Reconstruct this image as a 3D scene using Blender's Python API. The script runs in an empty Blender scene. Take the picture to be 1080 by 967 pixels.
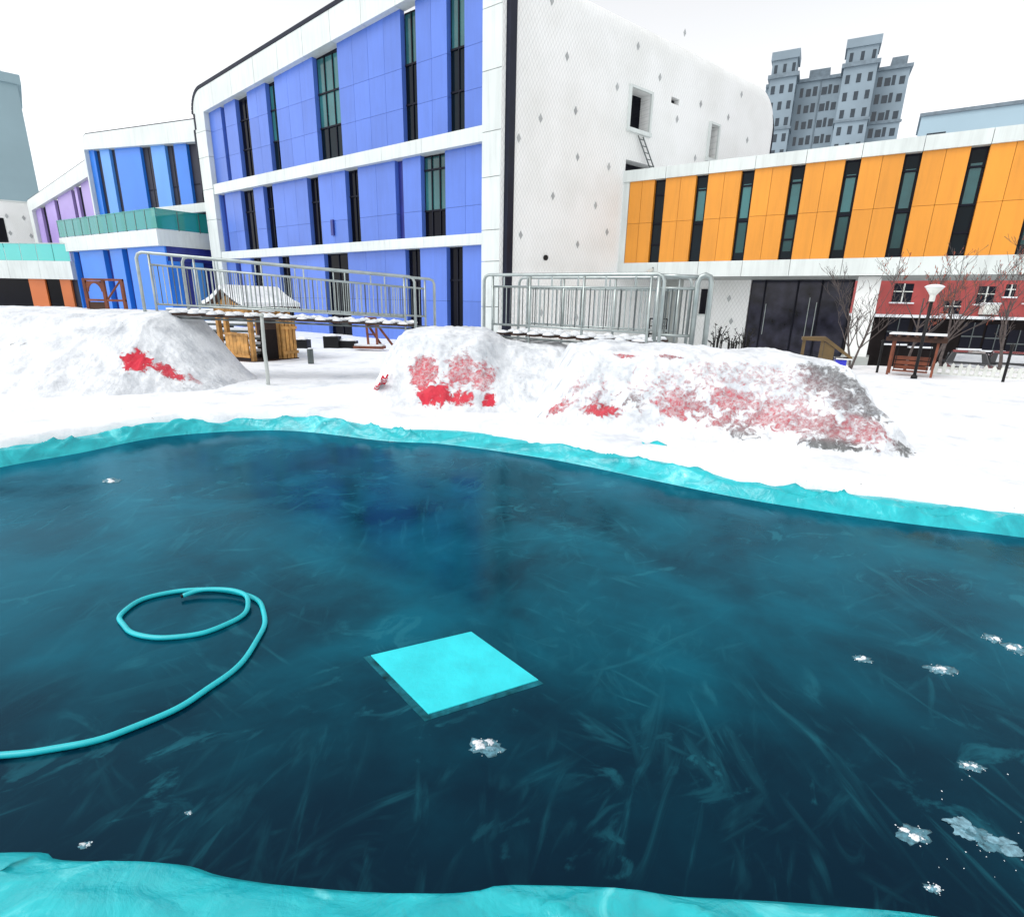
import bpy, bmesh, math, random
import numpy as np
from mathutils import Vector, Matrix

R = math.radians
random.seed(7)
scene = bpy.context.scene
COL = scene.collection

# ------------------------------------------------------------------ camera
FPX, PITCH, ROLL = 562.0, R(16.2), R(1.3)
CAM = Vector((0, 0, 1.65))
_F = Vector((0, math.cos(PITCH), -math.sin(PITCH)))
_u0 = Vector((0, math.sin(PITCH), math.cos(PITCH)))
_r0 = Vector((1, 0, 0))
_r = math.cos(ROLL) * _r0 + math.sin(ROLL) * _u0
_u = -math.sin(ROLL) * _r0 + math.cos(ROLL) * _u0
cd = bpy.data.cameras.new('camera')
cam = bpy.data.objects.new('camera', cd)
COL.objects.link(cam)
cam.matrix_world = Matrix(((_r.x, _u.x, -_F.x, CAM.x), (_r.y, _u.y, -_F.y, CAM.y),
                           (_r.z, _u.z, -_F.z, CAM.z), (0, 0, 0, 1)))
cd.sensor_fit = 'HORIZONTAL'
cd.sensor_width = 36.0
cd.lens = FPX / 1080.0 * 36.0
cd.clip_start = 0.05
cd.clip_end = 3000
scene.camera = cam

# ------------------------------------------------------------------ sky, sun, exposure
SUN_AZ, SUN_EL = R(-115), R(52)          # azimuth from +Y towards +X
w = bpy.data.worlds.new('World')
scene.world = w
w.use_nodes = True
nt = w.node_tree
nt.nodes.clear()
sky = nt.nodes.new('ShaderNodeTexSky')
sky.sky_type = 'NISHITA'
sky.sun_disc = False
sky.sun_elevation = SUN_EL
sky.sun_rotation = SUN_AZ
sky.air_density = 1.0
sky.dust_density = 1.0
sky.ozone_density = 1.0
hs = nt.nodes.new('ShaderNodeHueSaturation')      # closed cloud cover: nearly colourless sky
hs.inputs['Saturation'].default_value = 0.10
gm = nt.nodes.new('ShaderNodeGamma')              # ... and an even one
gm.inputs['Gamma'].default_value = 0.8
bg = nt.nodes.new('ShaderNodeBackground')
bg.inputs['Strength'].default_value = 0.15
wo = nt.nodes.new('ShaderNodeOutputWorld')
nt.links.new(sky.outputs[0], hs.inputs['Color'])
nt.links.new(hs.outputs[0], gm.inputs['Color'])
nt.links.new(gm.outputs[0], bg.inputs['Color'])
nt.links.new(bg.outputs[0], wo.inputs['Surface'])

sl = bpy.data.lights.new('sun', 'SUN')
sl.energy = 0.5
sl.angle = R(30)
sl.color = (1.0, 0.97, 0.93)
sun = bpy.data.objects.new('sun', sl)
COL.objects.link(sun)
_sd = Vector((math.sin(SUN_AZ) * math.cos(SUN_EL), math.cos(SUN_AZ) * math.cos(SUN_EL), math.sin(SUN_EL)))
sun.rotation_euler = _sd.to_track_quat('Z', 'Y').to_euler()
sun.location = (0, 0, 60)

scene.view_settings.view_transform = 'Standard'
scene.view_settings.look = 'None'
scene.view_settings.gamma = 1
scene.view_settings.exposure = 1.24
scene.render.engine = 'CYCLES'

# ------------------------------------------------------------------ pixel helpers (photo 1080 x 967)
def ray(px, py):
    return _F + (px - 540) / FPX * _r + (483.5 - py) / FPX * _u
def at_y(px, py, Y):
    d = ray(px, py); return CAM + d * (Y / d.y)
def at_z(px, py, z):
    d = ray(px, py); return CAM + d * ((z - CAM.z) / d.z)

# ------------------------------------------------------------------ numpy noise
def _hash(i, j, k):
    n = (i * 374761393 + j * 668265263 + k * 2147483647) & 0x7fffffff
    n = ((n ^ (n >> 13)) * 1274126177) & 0x7fffffff
    return ((n ^ (n >> 16)) & 0xffff) / 65535.0
def vnoise(x, y, k=0):
    x = np.asarray(x, float); y = np.asarray(y, float)
    xi = np.floor(x).astype(np.int64); yi = np.floor(y).astype(np.int64)
    fx = x - xi; fy = y - yi
    fx = fx * fx * (3 - 2 * fx); fy = fy * fy * (3 - 2 * fy)
    a = _hash(xi, yi, k); b = _hash(xi + 1, yi, k); c = _hash(xi, yi + 1, k); d = _hash(xi + 1, yi + 1, k)
    return (a * (1 - fx) + b * fx) * (1 - fy) + (c * (1 - fx) + d * fx) * fy
def fbm(x, y, k=0, o=4):
    s = 0; a = 0.5; t = 0
    for i in range(o):
        s = s + a * vnoise(x * 2 ** i, y * 2 ** i, k + i * 17); t += a; a *= 0.5
    return s / t
def sstep(a, b, x):
    t = np.clip((np.asarray(x, float) - a) / (b - a), 0, 1); return t * t * (3 - 2 * t)

# ------------------------------------------------------------------ materials
MATS = {}
def mat(name, col, rough=0.6, var=0.12, scale=1.5, bump=0.0, bscale=40, metal=0.0, spec=0.5, rnd=0.0, col2=None, coat=0.0, dirt=0.0):
    m = bpy.data.materials.new(name); m.use_nodes = True
    n = m.node_tree.nodes; l = m.node_tree.links
    b = n['Principled BSDF']
    b.inputs['Roughness'].default_value = rough
    b.inputs['Metallic'].default_value = metal
    b.inputs['Specular IOR Level'].default_value = spec
    b.inputs['Coat Weight'].default_value = coat
    g = n.new('ShaderNodeNewGeometry')
    nz = n.new('ShaderNodeTexNoise'); nz.inputs['Scale'].default_value = scale; nz.inputs['Detail'].default_value = 6
    l.new(g.outputs['Position'], nz.inputs['Vector'])
    mx = n.new('ShaderNodeMix'); mx.data_type = 'RGBA'
    c2 = col2 or tuple(c * (1 - 2.2 * var) for c in col)
    c1 = col if col2 else tuple(min(1, c * (1 + var)) for c in col)
    mx.inputs[6].default_value = (*c2, 1); mx.inputs[7].default_value = (*c1, 1)
    mr = n.new('ShaderNodeMapRange'); mr.inputs[1].default_value = 0.3; mr.inputs[2].default_value = 0.7
    l.new(nz.outputs['Fac'], mr.inputs[0]); l.new(mr.outputs[0], mx.inputs[0])
    last = mx.outputs[2]
    if rnd:
        oi = n.new('ShaderNodeObjectInfo'); hv = n.new('ShaderNodeHueSaturation')
        m2 = n.new('ShaderNodeMapRange'); m2.inputs[3].default_value = 1 - rnd; m2.inputs[4].default_value = 1 + rnd
        l.new(oi.outputs['Random'], m2.inputs[0]); l.new(m2.outputs[0], hv.inputs['Value']); l.new(last, hv.inputs['Color'])
        last = hv.outputs[0]
    if dirt:                                   # faint run-off streaks
        mp = n.new('ShaderNodeMapping'); mp.inputs['Scale'].default_value = (2.6, 2.6, 0.22); l.new(g.outputs['Position'], mp.inputs['Vector'])
        nd_ = n.new('ShaderNodeTexNoise'); nd_.inputs['Scale'].default_value = 2.0; nd_.inputs['Detail'].default_value = 7; nd_.inputs['Roughness'].default_value = 0.65
        l.new(mp.outputs[0], nd_.inputs['Vector'])
        md = n.new('ShaderNodeMapRange'); md.inputs[1].default_value = 0.45; md.inputs[2].default_value = 0.75; md.inputs[3].default_value = 1.0; md.inputs[4].default_value = 1.0 - dirt
        l.new(nd_.outputs['Fac'], md.inputs[0])
        h2 = n.new('ShaderNodeHueSaturation'); l.new(md.outputs[0], h2.inputs['Value']); l.new(last, h2.inputs['Color']); last = h2.outputs[0]
    l.new(last, b.inputs['Base Color'])
    if bump:
        n2 = n.new('ShaderNodeTexNoise'); n2.inputs['Scale'].default_value = bscale; n2.inputs['Detail'].default_value = 5
        l.new(g.outputs['Position'], n2.inputs['Vector'])
        bp = n.new('ShaderNodeBump'); bp.inputs['Strength'].default_value = bump; bp.inputs['Distance'].default_value = 0.02
        l.new(n2.outputs['Fac'], bp.inputs['Height']); l.new(bp.outputs[0], b.inputs['Normal'])
    MATS[name] = m
    return m

mat('white_clad', (0.66, 0.71, 0.69), 0.45, 0.04, 0.6, rnd=0.035, dirt=0.16)
mat('white_plain', (0.80, 0.82, 0.80), 0.6, 0.05, 0.5)
mat('blue_panel', (0.088, 0.185, 0.62), 0.35, 0.06, 0.35, rnd=0.07, dirt=0.10)
mat('azure_panel', (0.02, 0.19, 0.70), 0.35, 0.06, 0.35, rnd=0.06)
mat('azure_light', (0.09, 0.32, 0.80), 0.35, 0.06, 0.35, rnd=0.05)
mat('lilac_panel', (0.40, 0.30, 0.66), 0.4, 0.06, 0.35, rnd=0.08)
mat('yellow_panel', (0.74, 0.285, 0.020), 0.4, 0.05, 0.3, rnd=0.05, dirt=0.12)
mat('orange_panel', (0.55, 0.14, 0.03), 0.4, 0.06, 0.4, rnd=0.06)
mat('dark_core', (0.012, 0.014, 0.03), 0.6)
mat('dark_trim', (0.008, 0.011, 0.026), 0.5, spec=0.2)
mat('frame_dark', (0.005, 0.006, 0.014), 0.5, spec=0.15)
mat('blue_dark', (0.02, 0.03, 0.22), 0.4)
mat('grey_tile', (0.42, 0.44, 0.44), 0.5)
mat('tower_wall', (0.235, 0.30, 0.35), 0.8, 0.08, 0.15)
mat('tower_trim', (0.18, 0.23, 0.27), 0.8)
mat('tower_glass', (0.02, 0.035, 0.05), 0.15)
mat('pale_tower', (0.27, 0.38, 0.42), 0.8, 0.06, 0.1)
mat('pale_block', (0.36, 0.50, 0.58), 0.7, 0.04, 0.1)
mat('red_wall', (0.42, 0.075, 0.07), 0.8, 0.10, 0.5, bump=0.2)
mat('dark_wall', (0.016, 0.013, 0.013), 0.9, 0.2, 0.8, spec=0.1)
mat('steel', (0.42, 0.47, 0.46), 0.35, 0.1, 6, metal=0.75)
mat('steel_dark', (0.12, 0.14, 0.14), 0.4, 0.1, 6, metal=0.6)
mat('black_metal', (0.008, 0.008, 0.009), 0.5, spec=0.25)
mat('wood', (0.56, 0.29, 0.08), 0.7, 0.22, 5, bump=0.4, bscale=60, rnd=0.18)
mat('wood_dark', (0.055, 0.022, 0.012), 0.75, 0.2, 5, bump=0.3, bscale=60, rnd=0.15)
mat('wood_red', (0.20, 0.055, 0.025), 0.7, 0.2, 5, rnd=0.15)
mat('olive_board', (0.13, 0.08, 0.025), 0.6, 0.15, 3)
mat('blue_plastic', (0.02, 0.03, 0.55), 0.4)
mat('hose', (0.012, 0.52, 0.58), 0.38, 0.06, 8)
mat('board', (0.02, 0.64, 0.71), 0.55, 0.07, 6, bump=0.2, bscale=30)
mat('bark', (0.10, 0.08, 0.075), 0.85, 0.2, 12, bump=0.5, bscale=50)
mat('bark_pale', (0.22, 0.19, 0.17), 0.85, 0.2, 12)
mat('dry_leaf', (0.45, 0.10, 0.05), 0.8)
mat('dead_plant', (0.012, 0.011, 0.010), 0.9)
mat('lamp_white', (0.75, 0.77, 0.72), 0.35)
mat('pole_grey', (0.42, 0.45, 0.43), 0.5)
mat('concrete', (0.40, 0.42, 0.40), 0.8, 0.1, 1.0)
mat('car_paint', (0.012, 0.013, 0.016), 0.25, coat=0.6)
mat('tyre', (0.012, 0.012, 0.012), 0.8)
mat('car_glass', (0.02, 0.024, 0.028), 0.08)
mat('blue_plank', (0.05, 0.22, 0.30), 0.6)
mat('frost', (0.19, 0.37, 0.45), 0.8, 0.25, 60)
mat('frost_thin', (0.08, 0.22, 0.28), 0.7, 0.3, 60)

def glass_mat(name, col, rough=0.06, spec=0.5):
    m = mat(name, col, rough, 0.3, 0.25, spec=spec)
    return m
mat('glass_entrance', (0.045, 0.045, 0.075), 0.1, 0.3, 1.6, spec=0.25, col2=(0.002, 0.002, 0.005))  # mottled purple and black painted into the glass as dim reflections
glass_mat('glass_black', (0.003, 0.0035, 0.008), 0.12, 0.10)
glass_mat('glass_teal', (0.03, 0.15, 0.16), 0.08, 0.5)
glass_mat('glass_mid', (0.012, 0.062, 0.066), 0.1, 0.3)
glass_mat('glass_deep', (0.003, 0.010, 0.016), 0.12, 0.14)

# balustrade glass, see-through green
m = bpy.data.materials.new('glass_green'); m.use_nodes = True
b = m.node_tree.nodes['Principled BSDF']
b.inputs['Base Color'].default_value = (0.02, 0.32, 0.28, 1); b.inputs['Roughness'].default_value = 0.08
b.inputs['Alpha'].default_value = 0.72
MATS['glass_green'] = m
m = bpy.data.materials.new('glass_mint'); m.use_nodes = True
b = m.node_tree.nodes['Principled BSDF']
b.inputs['Base Color'].default_value = (0.12, 0.62, 0.58, 1); b.inputs['Roughness'].default_value = 0.1
b.inputs['Alpha'].default_value = 0.85
MATS['glass_mint'] = m

# snow
m = bpy.data.materials.new('snow'); m.use_nodes = True
n = m.node_tree.nodes; l = m.node_tree.links; b = n['Principled BSDF']
b.inputs['Base Color'].default_value = (0.90, 0.92, 0.94, 1); b.inputs['Roughness'].default_value = 0.75
b.inputs['Specular IOR Level'].default_value = 0.25
g = n.new('ShaderNodeNewGeometry')
n1 = n.new('ShaderNodeTexNoise'); n1.inputs['Scale'].default_value = 5; n1.inputs['Detail'].default_value = 9; n1.inputs['Roughness'].default_value = 0.62
l.new(g.outputs['Position'], n1.inputs['Vector'])
bp = n.new('ShaderNodeBump'); bp.inputs['Strength'].default_value = 0.55; bp.inputs['Distance'].default_value = 0.05
l.new(n1.outputs['Fac'], bp.inputs['Height']); l.new(bp.outputs[0], b.inputs['Normal'])
n2 = n.new('ShaderNodeTexNoise'); n2.inputs['Scale'].default_value = 1.3; n2.inputs['Detail'].default_value = 8; n2.inputs['Roughness'].default_value = 0.7
l.new(g.outputs['Position'], n2.inputs['Vector'])
cr = n.new('ShaderNodeValToRGB')
cr.color_ramp.elements[0].position = 0.30; cr.color_ramp.elements[0].color = (0.58, 0.62, 0.67, 1)
cr.color_ramp.elements[1].position = 0.48; cr.color_ramp.elements[1].color = (0.84, 0.865, 0.89, 1)
l.new(n2.outputs['Fac'], cr.inputs[0])
n4 = n.new('ShaderNodeTexNoise'); n4.inputs['Scale'].default_value = 16; n4.inputs['Detail'].default_value = 3; l.new(g.outputs['Position'], n4.inputs['Vector'])
m4 = n.new('ShaderNodeMapRange'); m4.inputs[1].default_value = 0.735; m4.inputs[2].default_value = 0.76; l.new(n4.outputs['Fac'], m4.inputs[0])
x4 = n.new('ShaderNodeMix'); x4.data_type = 'RGBA'; x4.inputs[7].default_value = (0.22, 0.21, 0.20, 1)     # grit
l.new(m4.outputs[0], x4.inputs[0]); l.new(cr.outputs[0], x4.inputs[6]); l.new(x4.outputs[2], b.inputs['Base Color'])
MATS['snow'] = m

# snow over red cloth and grey stones ("bare" and "grey" come from the mesh)
m = bpy.data.materials.new('mound_cover'); m.use_nodes = True
n = m.node_tree.nodes; l = m.node_tree.links; b = n['Principled BSDF']
b.inputs['Roughness'].default_value = 0.75; b.inputs['Specular IOR Level'].default_value = 0.25
g = n.new('ShaderNodeNewGeometry')
def attr(nm):
    a = n.new('ShaderNodeAttribute'); a.attribute_name = nm; return a.outputs['Fac']
def mth(op, a, b_=None, c=None):
    q = n.new('ShaderNodeMath'); q.operation = op
    for i, v in enumerate((a, b_, c)):
        if v is None: continue
        if isinstance(v, (int, float)): q.inputs[i].default_value = v
        else: l.new(v, q.inputs[i])
    return q.outputs[0]
nf = n.new('ShaderNodeTexNoise'); nf.inputs['Scale'].default_value = 9; nf.inputs['Detail'].default_value = 10; nf.inputs['Roughness'].default_value = 0.66
nf.inputs['Distortion'].default_value = 0.8
l.new(g.outputs['Position'], nf.inputs['Vector'])
ns = n.new('ShaderNodeTexNoise'); ns.inputs['Scale'].default_value = 60; ns.inputs['Detail'].default_value = 4
l.new(g.outputs['Position'], ns.inputs['Vector'])
v = mth('ADD', attr('bare'), mth('MULTIPLY', mth('SUBTRACT', nf.outputs['Fac'], 0.5), 2.3))
v = mth('MULTIPLY', mth('SUBTRACT', v, 0.5), 5.0)
fac = mth('MINIMUM', mth('MAXIMUM', v, 0.0), 1.0)
nd = n.new('ShaderNodeTexNoise'); nd.inputs['Scale'].default_value = 22; nd.inputs['Detail'].default_value = 9; nd.inputs['Roughness'].default_value = 0.72
l.new(g.outputs['Position'], nd.inputs['Vector'])
dv_ = mth('SUBTRACT', nd.outputs['Fac'], mth('ADD', 0.04, mth('MULTIPLY', attr('dust'), 0.60)))
dust = mth('MINIMUM', mth('MAXIMUM', mth('MULTIPLY', dv_, 3.2), 0.0), mth('SUBTRACT', 1.0, mth('MULTIPLY', attr('dust'), 0.35)))
fac = mth('MULTIPLY', fac, dust)
nr = n.new('ShaderNodeTexNoise'); nr.inputs['Scale'].default_value = 9; nr.inputs['Detail'].default_value = 4
l.new(g.outputs['Position'], nr.inputs['Vector'])
red = n.new('ShaderNodeMix'); red.data_type = 'RGBA'
red.inputs[6].default_value = (0.50, 0.004, 0.014, 1); red.inputs[7].default_value = (0.76, 0.018, 0.06, 1)
l.new(nr.outputs['Fac'], red.inputs[0])
gry = n.new('ShaderNodeMix'); gry.data_type = 'RGBA'
gry.inputs[6].default_value = (0.03, 0.035, 0.035, 1); gry.inputs[7].default_value = (0.20, 0.21, 0.21, 1)
l.new(nr.outputs['Fac'], gry.inputs[0])
rg = n.new('ShaderNodeMix'); rg.data_type = 'RGBA'
l.new(attr('grey'), rg.inputs[0]); l.new(red.outputs[2], rg.inputs[6]); l.new(gry.outputs[2], rg.inputs[7])
fin = n.new('ShaderNodeMix'); fin.data_type = 'RGBA'
n2 = n.new('ShaderNodeTexNoise'); n2.inputs['Scale'].default_value = 2.2; n2.inputs['Detail'].default_value = 8; n2.inputs['Roughness'].default_value = 0.7
l.new(g.outputs['Position'], n2.inputs['Vector'])
cr = n.new('ShaderNodeValToRGB')
cr.color_ramp.elements[0].position = 0.30; cr.color_ramp.elements[0].color = (0.50, 0.53, 0.57, 1)
cr.color_ramp.elements[1].position = 0.55; cr.color_ramp.elements[1].color = (0.82, 0.845, 0.87, 1)
l.new(n2.outputs['Fac'], cr.inputs[0]); l.new(cr.outputs[0], fin.inputs[6])
l.new(fac, fin.inputs[0]); l.new(rg.outputs[2], fin.inputs[7])
l.new(fin.outputs[2], b.inputs['Base Color'])
hgt = mth('ADD', mth('MULTIPLY', fac, -0.5), mth('ADD', nf.outputs['Fac'], mth('MULTIPLY', ns.outputs['Fac'], 0.15)))
bp = n.new('ShaderNodeBump'); bp.inputs['Strength'].default_value = 0.7; bp.inputs['Distance'].default_value = 0.05
l.new(hgt, bp.inputs['Height']); l.new(bp.outputs[0], b.inputs['Normal'])
MATS['mound_cover'] = m

# pool liner
m = bpy.data.materials.new('liner'); m.use_nodes = True
n = m.node_tree.nodes; l = m.node_tree.links; b = n['Principled BSDF']
b.inputs['Roughness'].default_value = 0.26; b.inputs['Specular IOR Level'].default_value = 0.5
g = n.new('ShaderNodeNewGeometry')
n1 = n.new('ShaderNodeTexNoise'); n1.inputs['Scale'].default_value = 3.2; n1.inputs['Detail'].default_value = 8; n1.inputs['Roughness'].default_value = 0.6; n1.inputs['Distortion'].default_value = 1.2
l.new(g.outputs['Position'], n1.inputs['Vector'])
cr = n.new('ShaderNodeValToRGB')
e = cr.color_ramp.elements
e[0].position = 0.30; e[0].color = (0.008, 0.32, 0.37, 1)
e[1].position = 0.60; e[1].color = (0.02, 0.52, 0.57, 1)
e.new(0.70).color = (0.16, 0.74, 0.77, 1); e.new(0.76).color = (0.80, 0.90, 0.91, 1)
l.new(n1.outputs['Fac'], cr.inputs[0]); l.new(cr.outputs[0], b.inputs['Base Color'])
n3 = n.new('ShaderNodeTexNoise'); n3.inputs['Scale'].default_value = 7; n3.inputs['Detail'].default_value = 5; n3.inputs['Distortion'].default_value = 0.7
l.new(g.outputs['Position'], n3.inputs['Vector'])
bp = n.new('ShaderNodeBump'); bp.inputs['Strength'].default_value = 0.5; bp.inputs['Distance'].default_value = 0.03
l.new(n3.outputs['Fac'], bp.inputs['Height']); l.new(bp.outputs[0], b.inputs['Normal'])
l.new(mth('ADD', mth('MULTIPLY', n3.outputs['Fac'], 1.0), mth('MULTIPLY', mth('ABSOLUTE', mth('SUBTRACT', n1.outputs['Fac'], 0.5)), 0.9)), bp.inputs['Height'])
MATS['liner'] = m

# ice: dark teal sheet with frozen-in pale streaks and frost patches
m = bpy.data.materials.new('ice'); m.use_nodes = True
n = m.node_tree.nodes; l = m.node_tree.links; b = n['Principled BSDF']
g = n.new('ShaderNodeNewGeometry')
def mapped(rot, sc, loc=(0, 0, 0)):
    q = n.new('ShaderNodeMapping'); q.vector_type = 'TEXTURE'; q.inputs['Rotation'].default_value = (0, 0, R(rot)); q.inputs['Scale'].default_value = tuple(1 / c_ for c_ in sc); q.inputs['Location'].default_value = loc
    l.new(g.outputs['Position'], q.inputs['Vector']); return q.outputs[0]
def noise(vec, sc, det=5, ro=0.55, dis=0.0):
    q = n.new('ShaderNodeTexNoise'); q.inputs['Scale'].default_value = sc; q.inputs['Detail'].default_value = det
    q.inputs['Roughness'].default_value = ro; q.inputs['Distortion'].default_value = dis
    l.new(vec, q.inputs['Vector']); return q.outputs['Fac']
def rng(v, a, b_, c=0.0, d=1.0):
    q = n.new('ShaderNodeMapRange'); q.interpolation_type = 'SMOOTHSTEP'
    for i, x in enumerate((a, b_, c, d)): q.inputs[i + 1].default_value = x
    l.new(v, q.inputs[0]); return q.outputs[0]
streak = None
for (rot, sc, off, lo, hi, wgt, mk) in ((34, (0.9, 4.2, 1), 0, .53, .84, .75, 3), (64, (1.0, 4.8, 1), 7, .53, .84, .75, 11), (97, (0.9, 4.0, 1), 13, .52, .82, .85, 19), (145, (1.0, 5.0, 1), 31, .53, .84, .7, 37)):
    s1 = rng(noise(mapped(rot, sc, (off, off, 0)), 2.0, 6, 0.55, 1.3), lo, hi)
    msk = rng(noise(mapped(0, (1, 1, 1), (mk, mk * .7, 0)), 1.0, 3), .43, .64)
    t = mth('MULTIPLY', mth('MULTIPLY', s1, msk), wgt)
    streak = t if streak is None else mth('MAXIMUM', streak, t)
cloud = rng(noise(mapped(0, (1, 1, 1), (5, 2, 0)), 1.1, 8, 0.55, 0.3), .22, .80)
sy_ = n.new('ShaderNodeSeparateXYZ'); l.new(g.outputs['Position'], sy_.inputs[0])     # colour painted darker towards the near bank, where less sky is mirrored
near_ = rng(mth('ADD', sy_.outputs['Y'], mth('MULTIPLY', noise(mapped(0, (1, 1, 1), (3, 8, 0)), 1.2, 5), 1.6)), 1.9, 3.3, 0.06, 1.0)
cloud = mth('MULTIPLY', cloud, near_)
patch = rng(noise(mapped(25, (1.0, 1.7, 1), (9, 4, 0)), 2.6, 7, 0.6, 1.4), .56, .66)
pm = rng(noise(mapped(0, (1, 1, 1), (15, 4, 0)), 0.9, 3), .45, .62)
patch = mth('MULTIPLY', mth('MULTIPLY', patch, pm), 0.45)
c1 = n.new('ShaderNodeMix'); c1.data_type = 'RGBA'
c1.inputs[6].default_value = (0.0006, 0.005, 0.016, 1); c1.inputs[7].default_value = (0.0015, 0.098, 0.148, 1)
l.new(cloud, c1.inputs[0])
c2 = n.new('ShaderNodeMix'); c2.data_type = 'RGBA'; c2.inputs[7].default_value = (0.02, 0.17, 0.22, 1)
l.new(c1.outputs[2], c2.inputs[6]); l.new(mth('MAXIMUM', mth('MULTIPLY', streak, 0.62), patch), c2.inputs[0])
l.new(c2.outputs[2], b.inputs['Base Color'])
l.new(mth('ADD', 0.20, mth('MULTIPLY', mth('MAXIMUM', streak, cloud), 0.16)), b.inputs['Roughness'])
b.inputs['Specular IOR Level'].default_value = 0.0
bp = n.new('ShaderNodeBump'); bp.inputs['Strength'].default_value = 0.10; bp.inputs['Distance'].default_value = 0.015
l.new(mth('ADD', noise(mapped(0, (1, 1, 1)), 5, 6), mth('MULTIPLY', streak, 0.4)), bp.inputs['Height']); l.new(bp.outputs[0], b.inputs['Normal'])
b.inputs['Roughness'].default_value = 0.6
gl_ = n.new('ShaderNodeBsdfGlossy'); gl_.inputs['Color'].default_value = (0.30, 0.76, 1.0, 1)
l.new(bp.outputs[0], gl_.inputs['Normal']); l.new(mth('ADD', 0.11, mth('MULTIPLY', mth('MAXIMUM', streak, cloud), 0.12)), gl_.inputs['Roughness'])
fr_ = n.new('ShaderNodeFresnel'); fr_.inputs['IOR'].default_value = 1.34; l.new(bp.outputs[0], fr_.inputs['Normal'])
ms_ = n.new('ShaderNodeMixShader'); l.new(fr_.outputs[0], ms_.inputs[0]); l.new(b.outputs[0], ms_.inputs[1]); l.new(gl_.outputs[0], ms_.inputs[2])
l.new(ms_.outputs[0], n['Material Output'].inputs['Surface'])
MATS['ice'] = m
m = mat('ice_rim', (0.01, 0.13, 0.17), 0.5, 0.4, 14, spec=0.08)

# diamond shingle cladding, from local s (x) and height (z)
m = bpy.data.materials.new('diamond_clad'); m.use_nodes = True
n = m.node_tree.nodes; l = m.node_tree.links; b = n['Principled BSDF']
b.inputs['Roughness'].default_value = 0.5
tc = n.new('ShaderNodeTexCoord'); sp = n.new('ShaderNodeSeparateXYZ'); l.new(tc.outputs['Object'], sp.inputs[0])
a_ = mth('MULTIPLY', sp.outputs['X'], 1 / 0.17); c_ = mth('MULTIPLY', sp.outputs['Z'], 1 / 0.29)
p1 = mth('FRACT', mth('ADD', mth('ADD', a_, c_), 100.0)); p2 = mth('FRACT', mth('ADD', mth('SUBTRACT', a_, c_), 100.0))
e1 = mth('MINIMUM', p1, mth('SUBTRACT', 1.0, p1)); e2 = mth('MINIMUM', p2, mth('SUBTRACT', 1.0, p2))
ed = rng(mth('MINIMUM', e1, e2), 0.0, 0.10)
mx = n.new('ShaderNodeMix'); mx.data_type = 'RGBA'
mx.inputs[6].default_value = (0.78, 0.79, 0.78, 1); mx.inputs[7].default_value = (0.90, 0.91, 0.895, 1)
l.new(ed, mx.inputs[0])
nz = n.new('ShaderNodeTexNoise'); nz.inputs['Scale'].default_value = 0.5; nz.inputs['Detail'].default_value = 6; l.new(tc.outputs['Object'], nz.inputs['Vector'])
m3 = n.new('ShaderNodeMix'); m3.data_type = 'RGBA'; m3.blend_type = 'MULTIPLY'; m3.inputs[0].default_value = 1
cr = n.new('ShaderNodeValToRGB'); cr.color_ramp.elements[0].position = .3; cr.color_ramp.elements[0].color = (.90, .90, .885, 1); cr.color_ramp.elements[1].position = .6
l.new(nz.outputs['Fac'], cr.inputs[0]); l.new(mx.outputs[2], m3.inputs[6]); l.new(cr.outputs[0], m3.inputs[7])
l.new(m3.outputs[2], b.inputs['Base Color'])
bp = n.new('ShaderNodeBump'); bp.inputs['Strength'].default_value = 0.5; bp.inputs['Distance'].default_value = 0.02
l.new(mth('ADD', ed, mth('MULTIPLY', p1, 0.6)), bp.inputs['Height']); l.new(bp.outputs[0], b.inputs['Normal'])
MATS['diamond_clad'] = m

# ------------------------------------------------------------------ object helpers
WM = {}
def link(o, parent=None, M=None):
    COL.objects.link(o)
    M = M or Matrix.Identity(4)
    if parent is not None:
        o.parent = parent
        o.matrix_parent_inverse = WM[parent.name].inverted()
    o.matrix_basis = M
    WM[o.name] = M.copy()
    return o
def tag(o, label=None, cat=None, group=None, kind=None):
    if label: o['label'] = label
    if cat: o['category'] = cat
    if group: o['group'] = group
    if kind: o['kind'] = kind
    return o
def thing(name, loc, label, cat, group=None):
    o = bpy.data.objects.new(name, None); o.empty_display_size = 0.2
    link(o, None, Matrix.Translation(Vector(loc)))
    return tag(o, label, cat, group)

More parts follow.
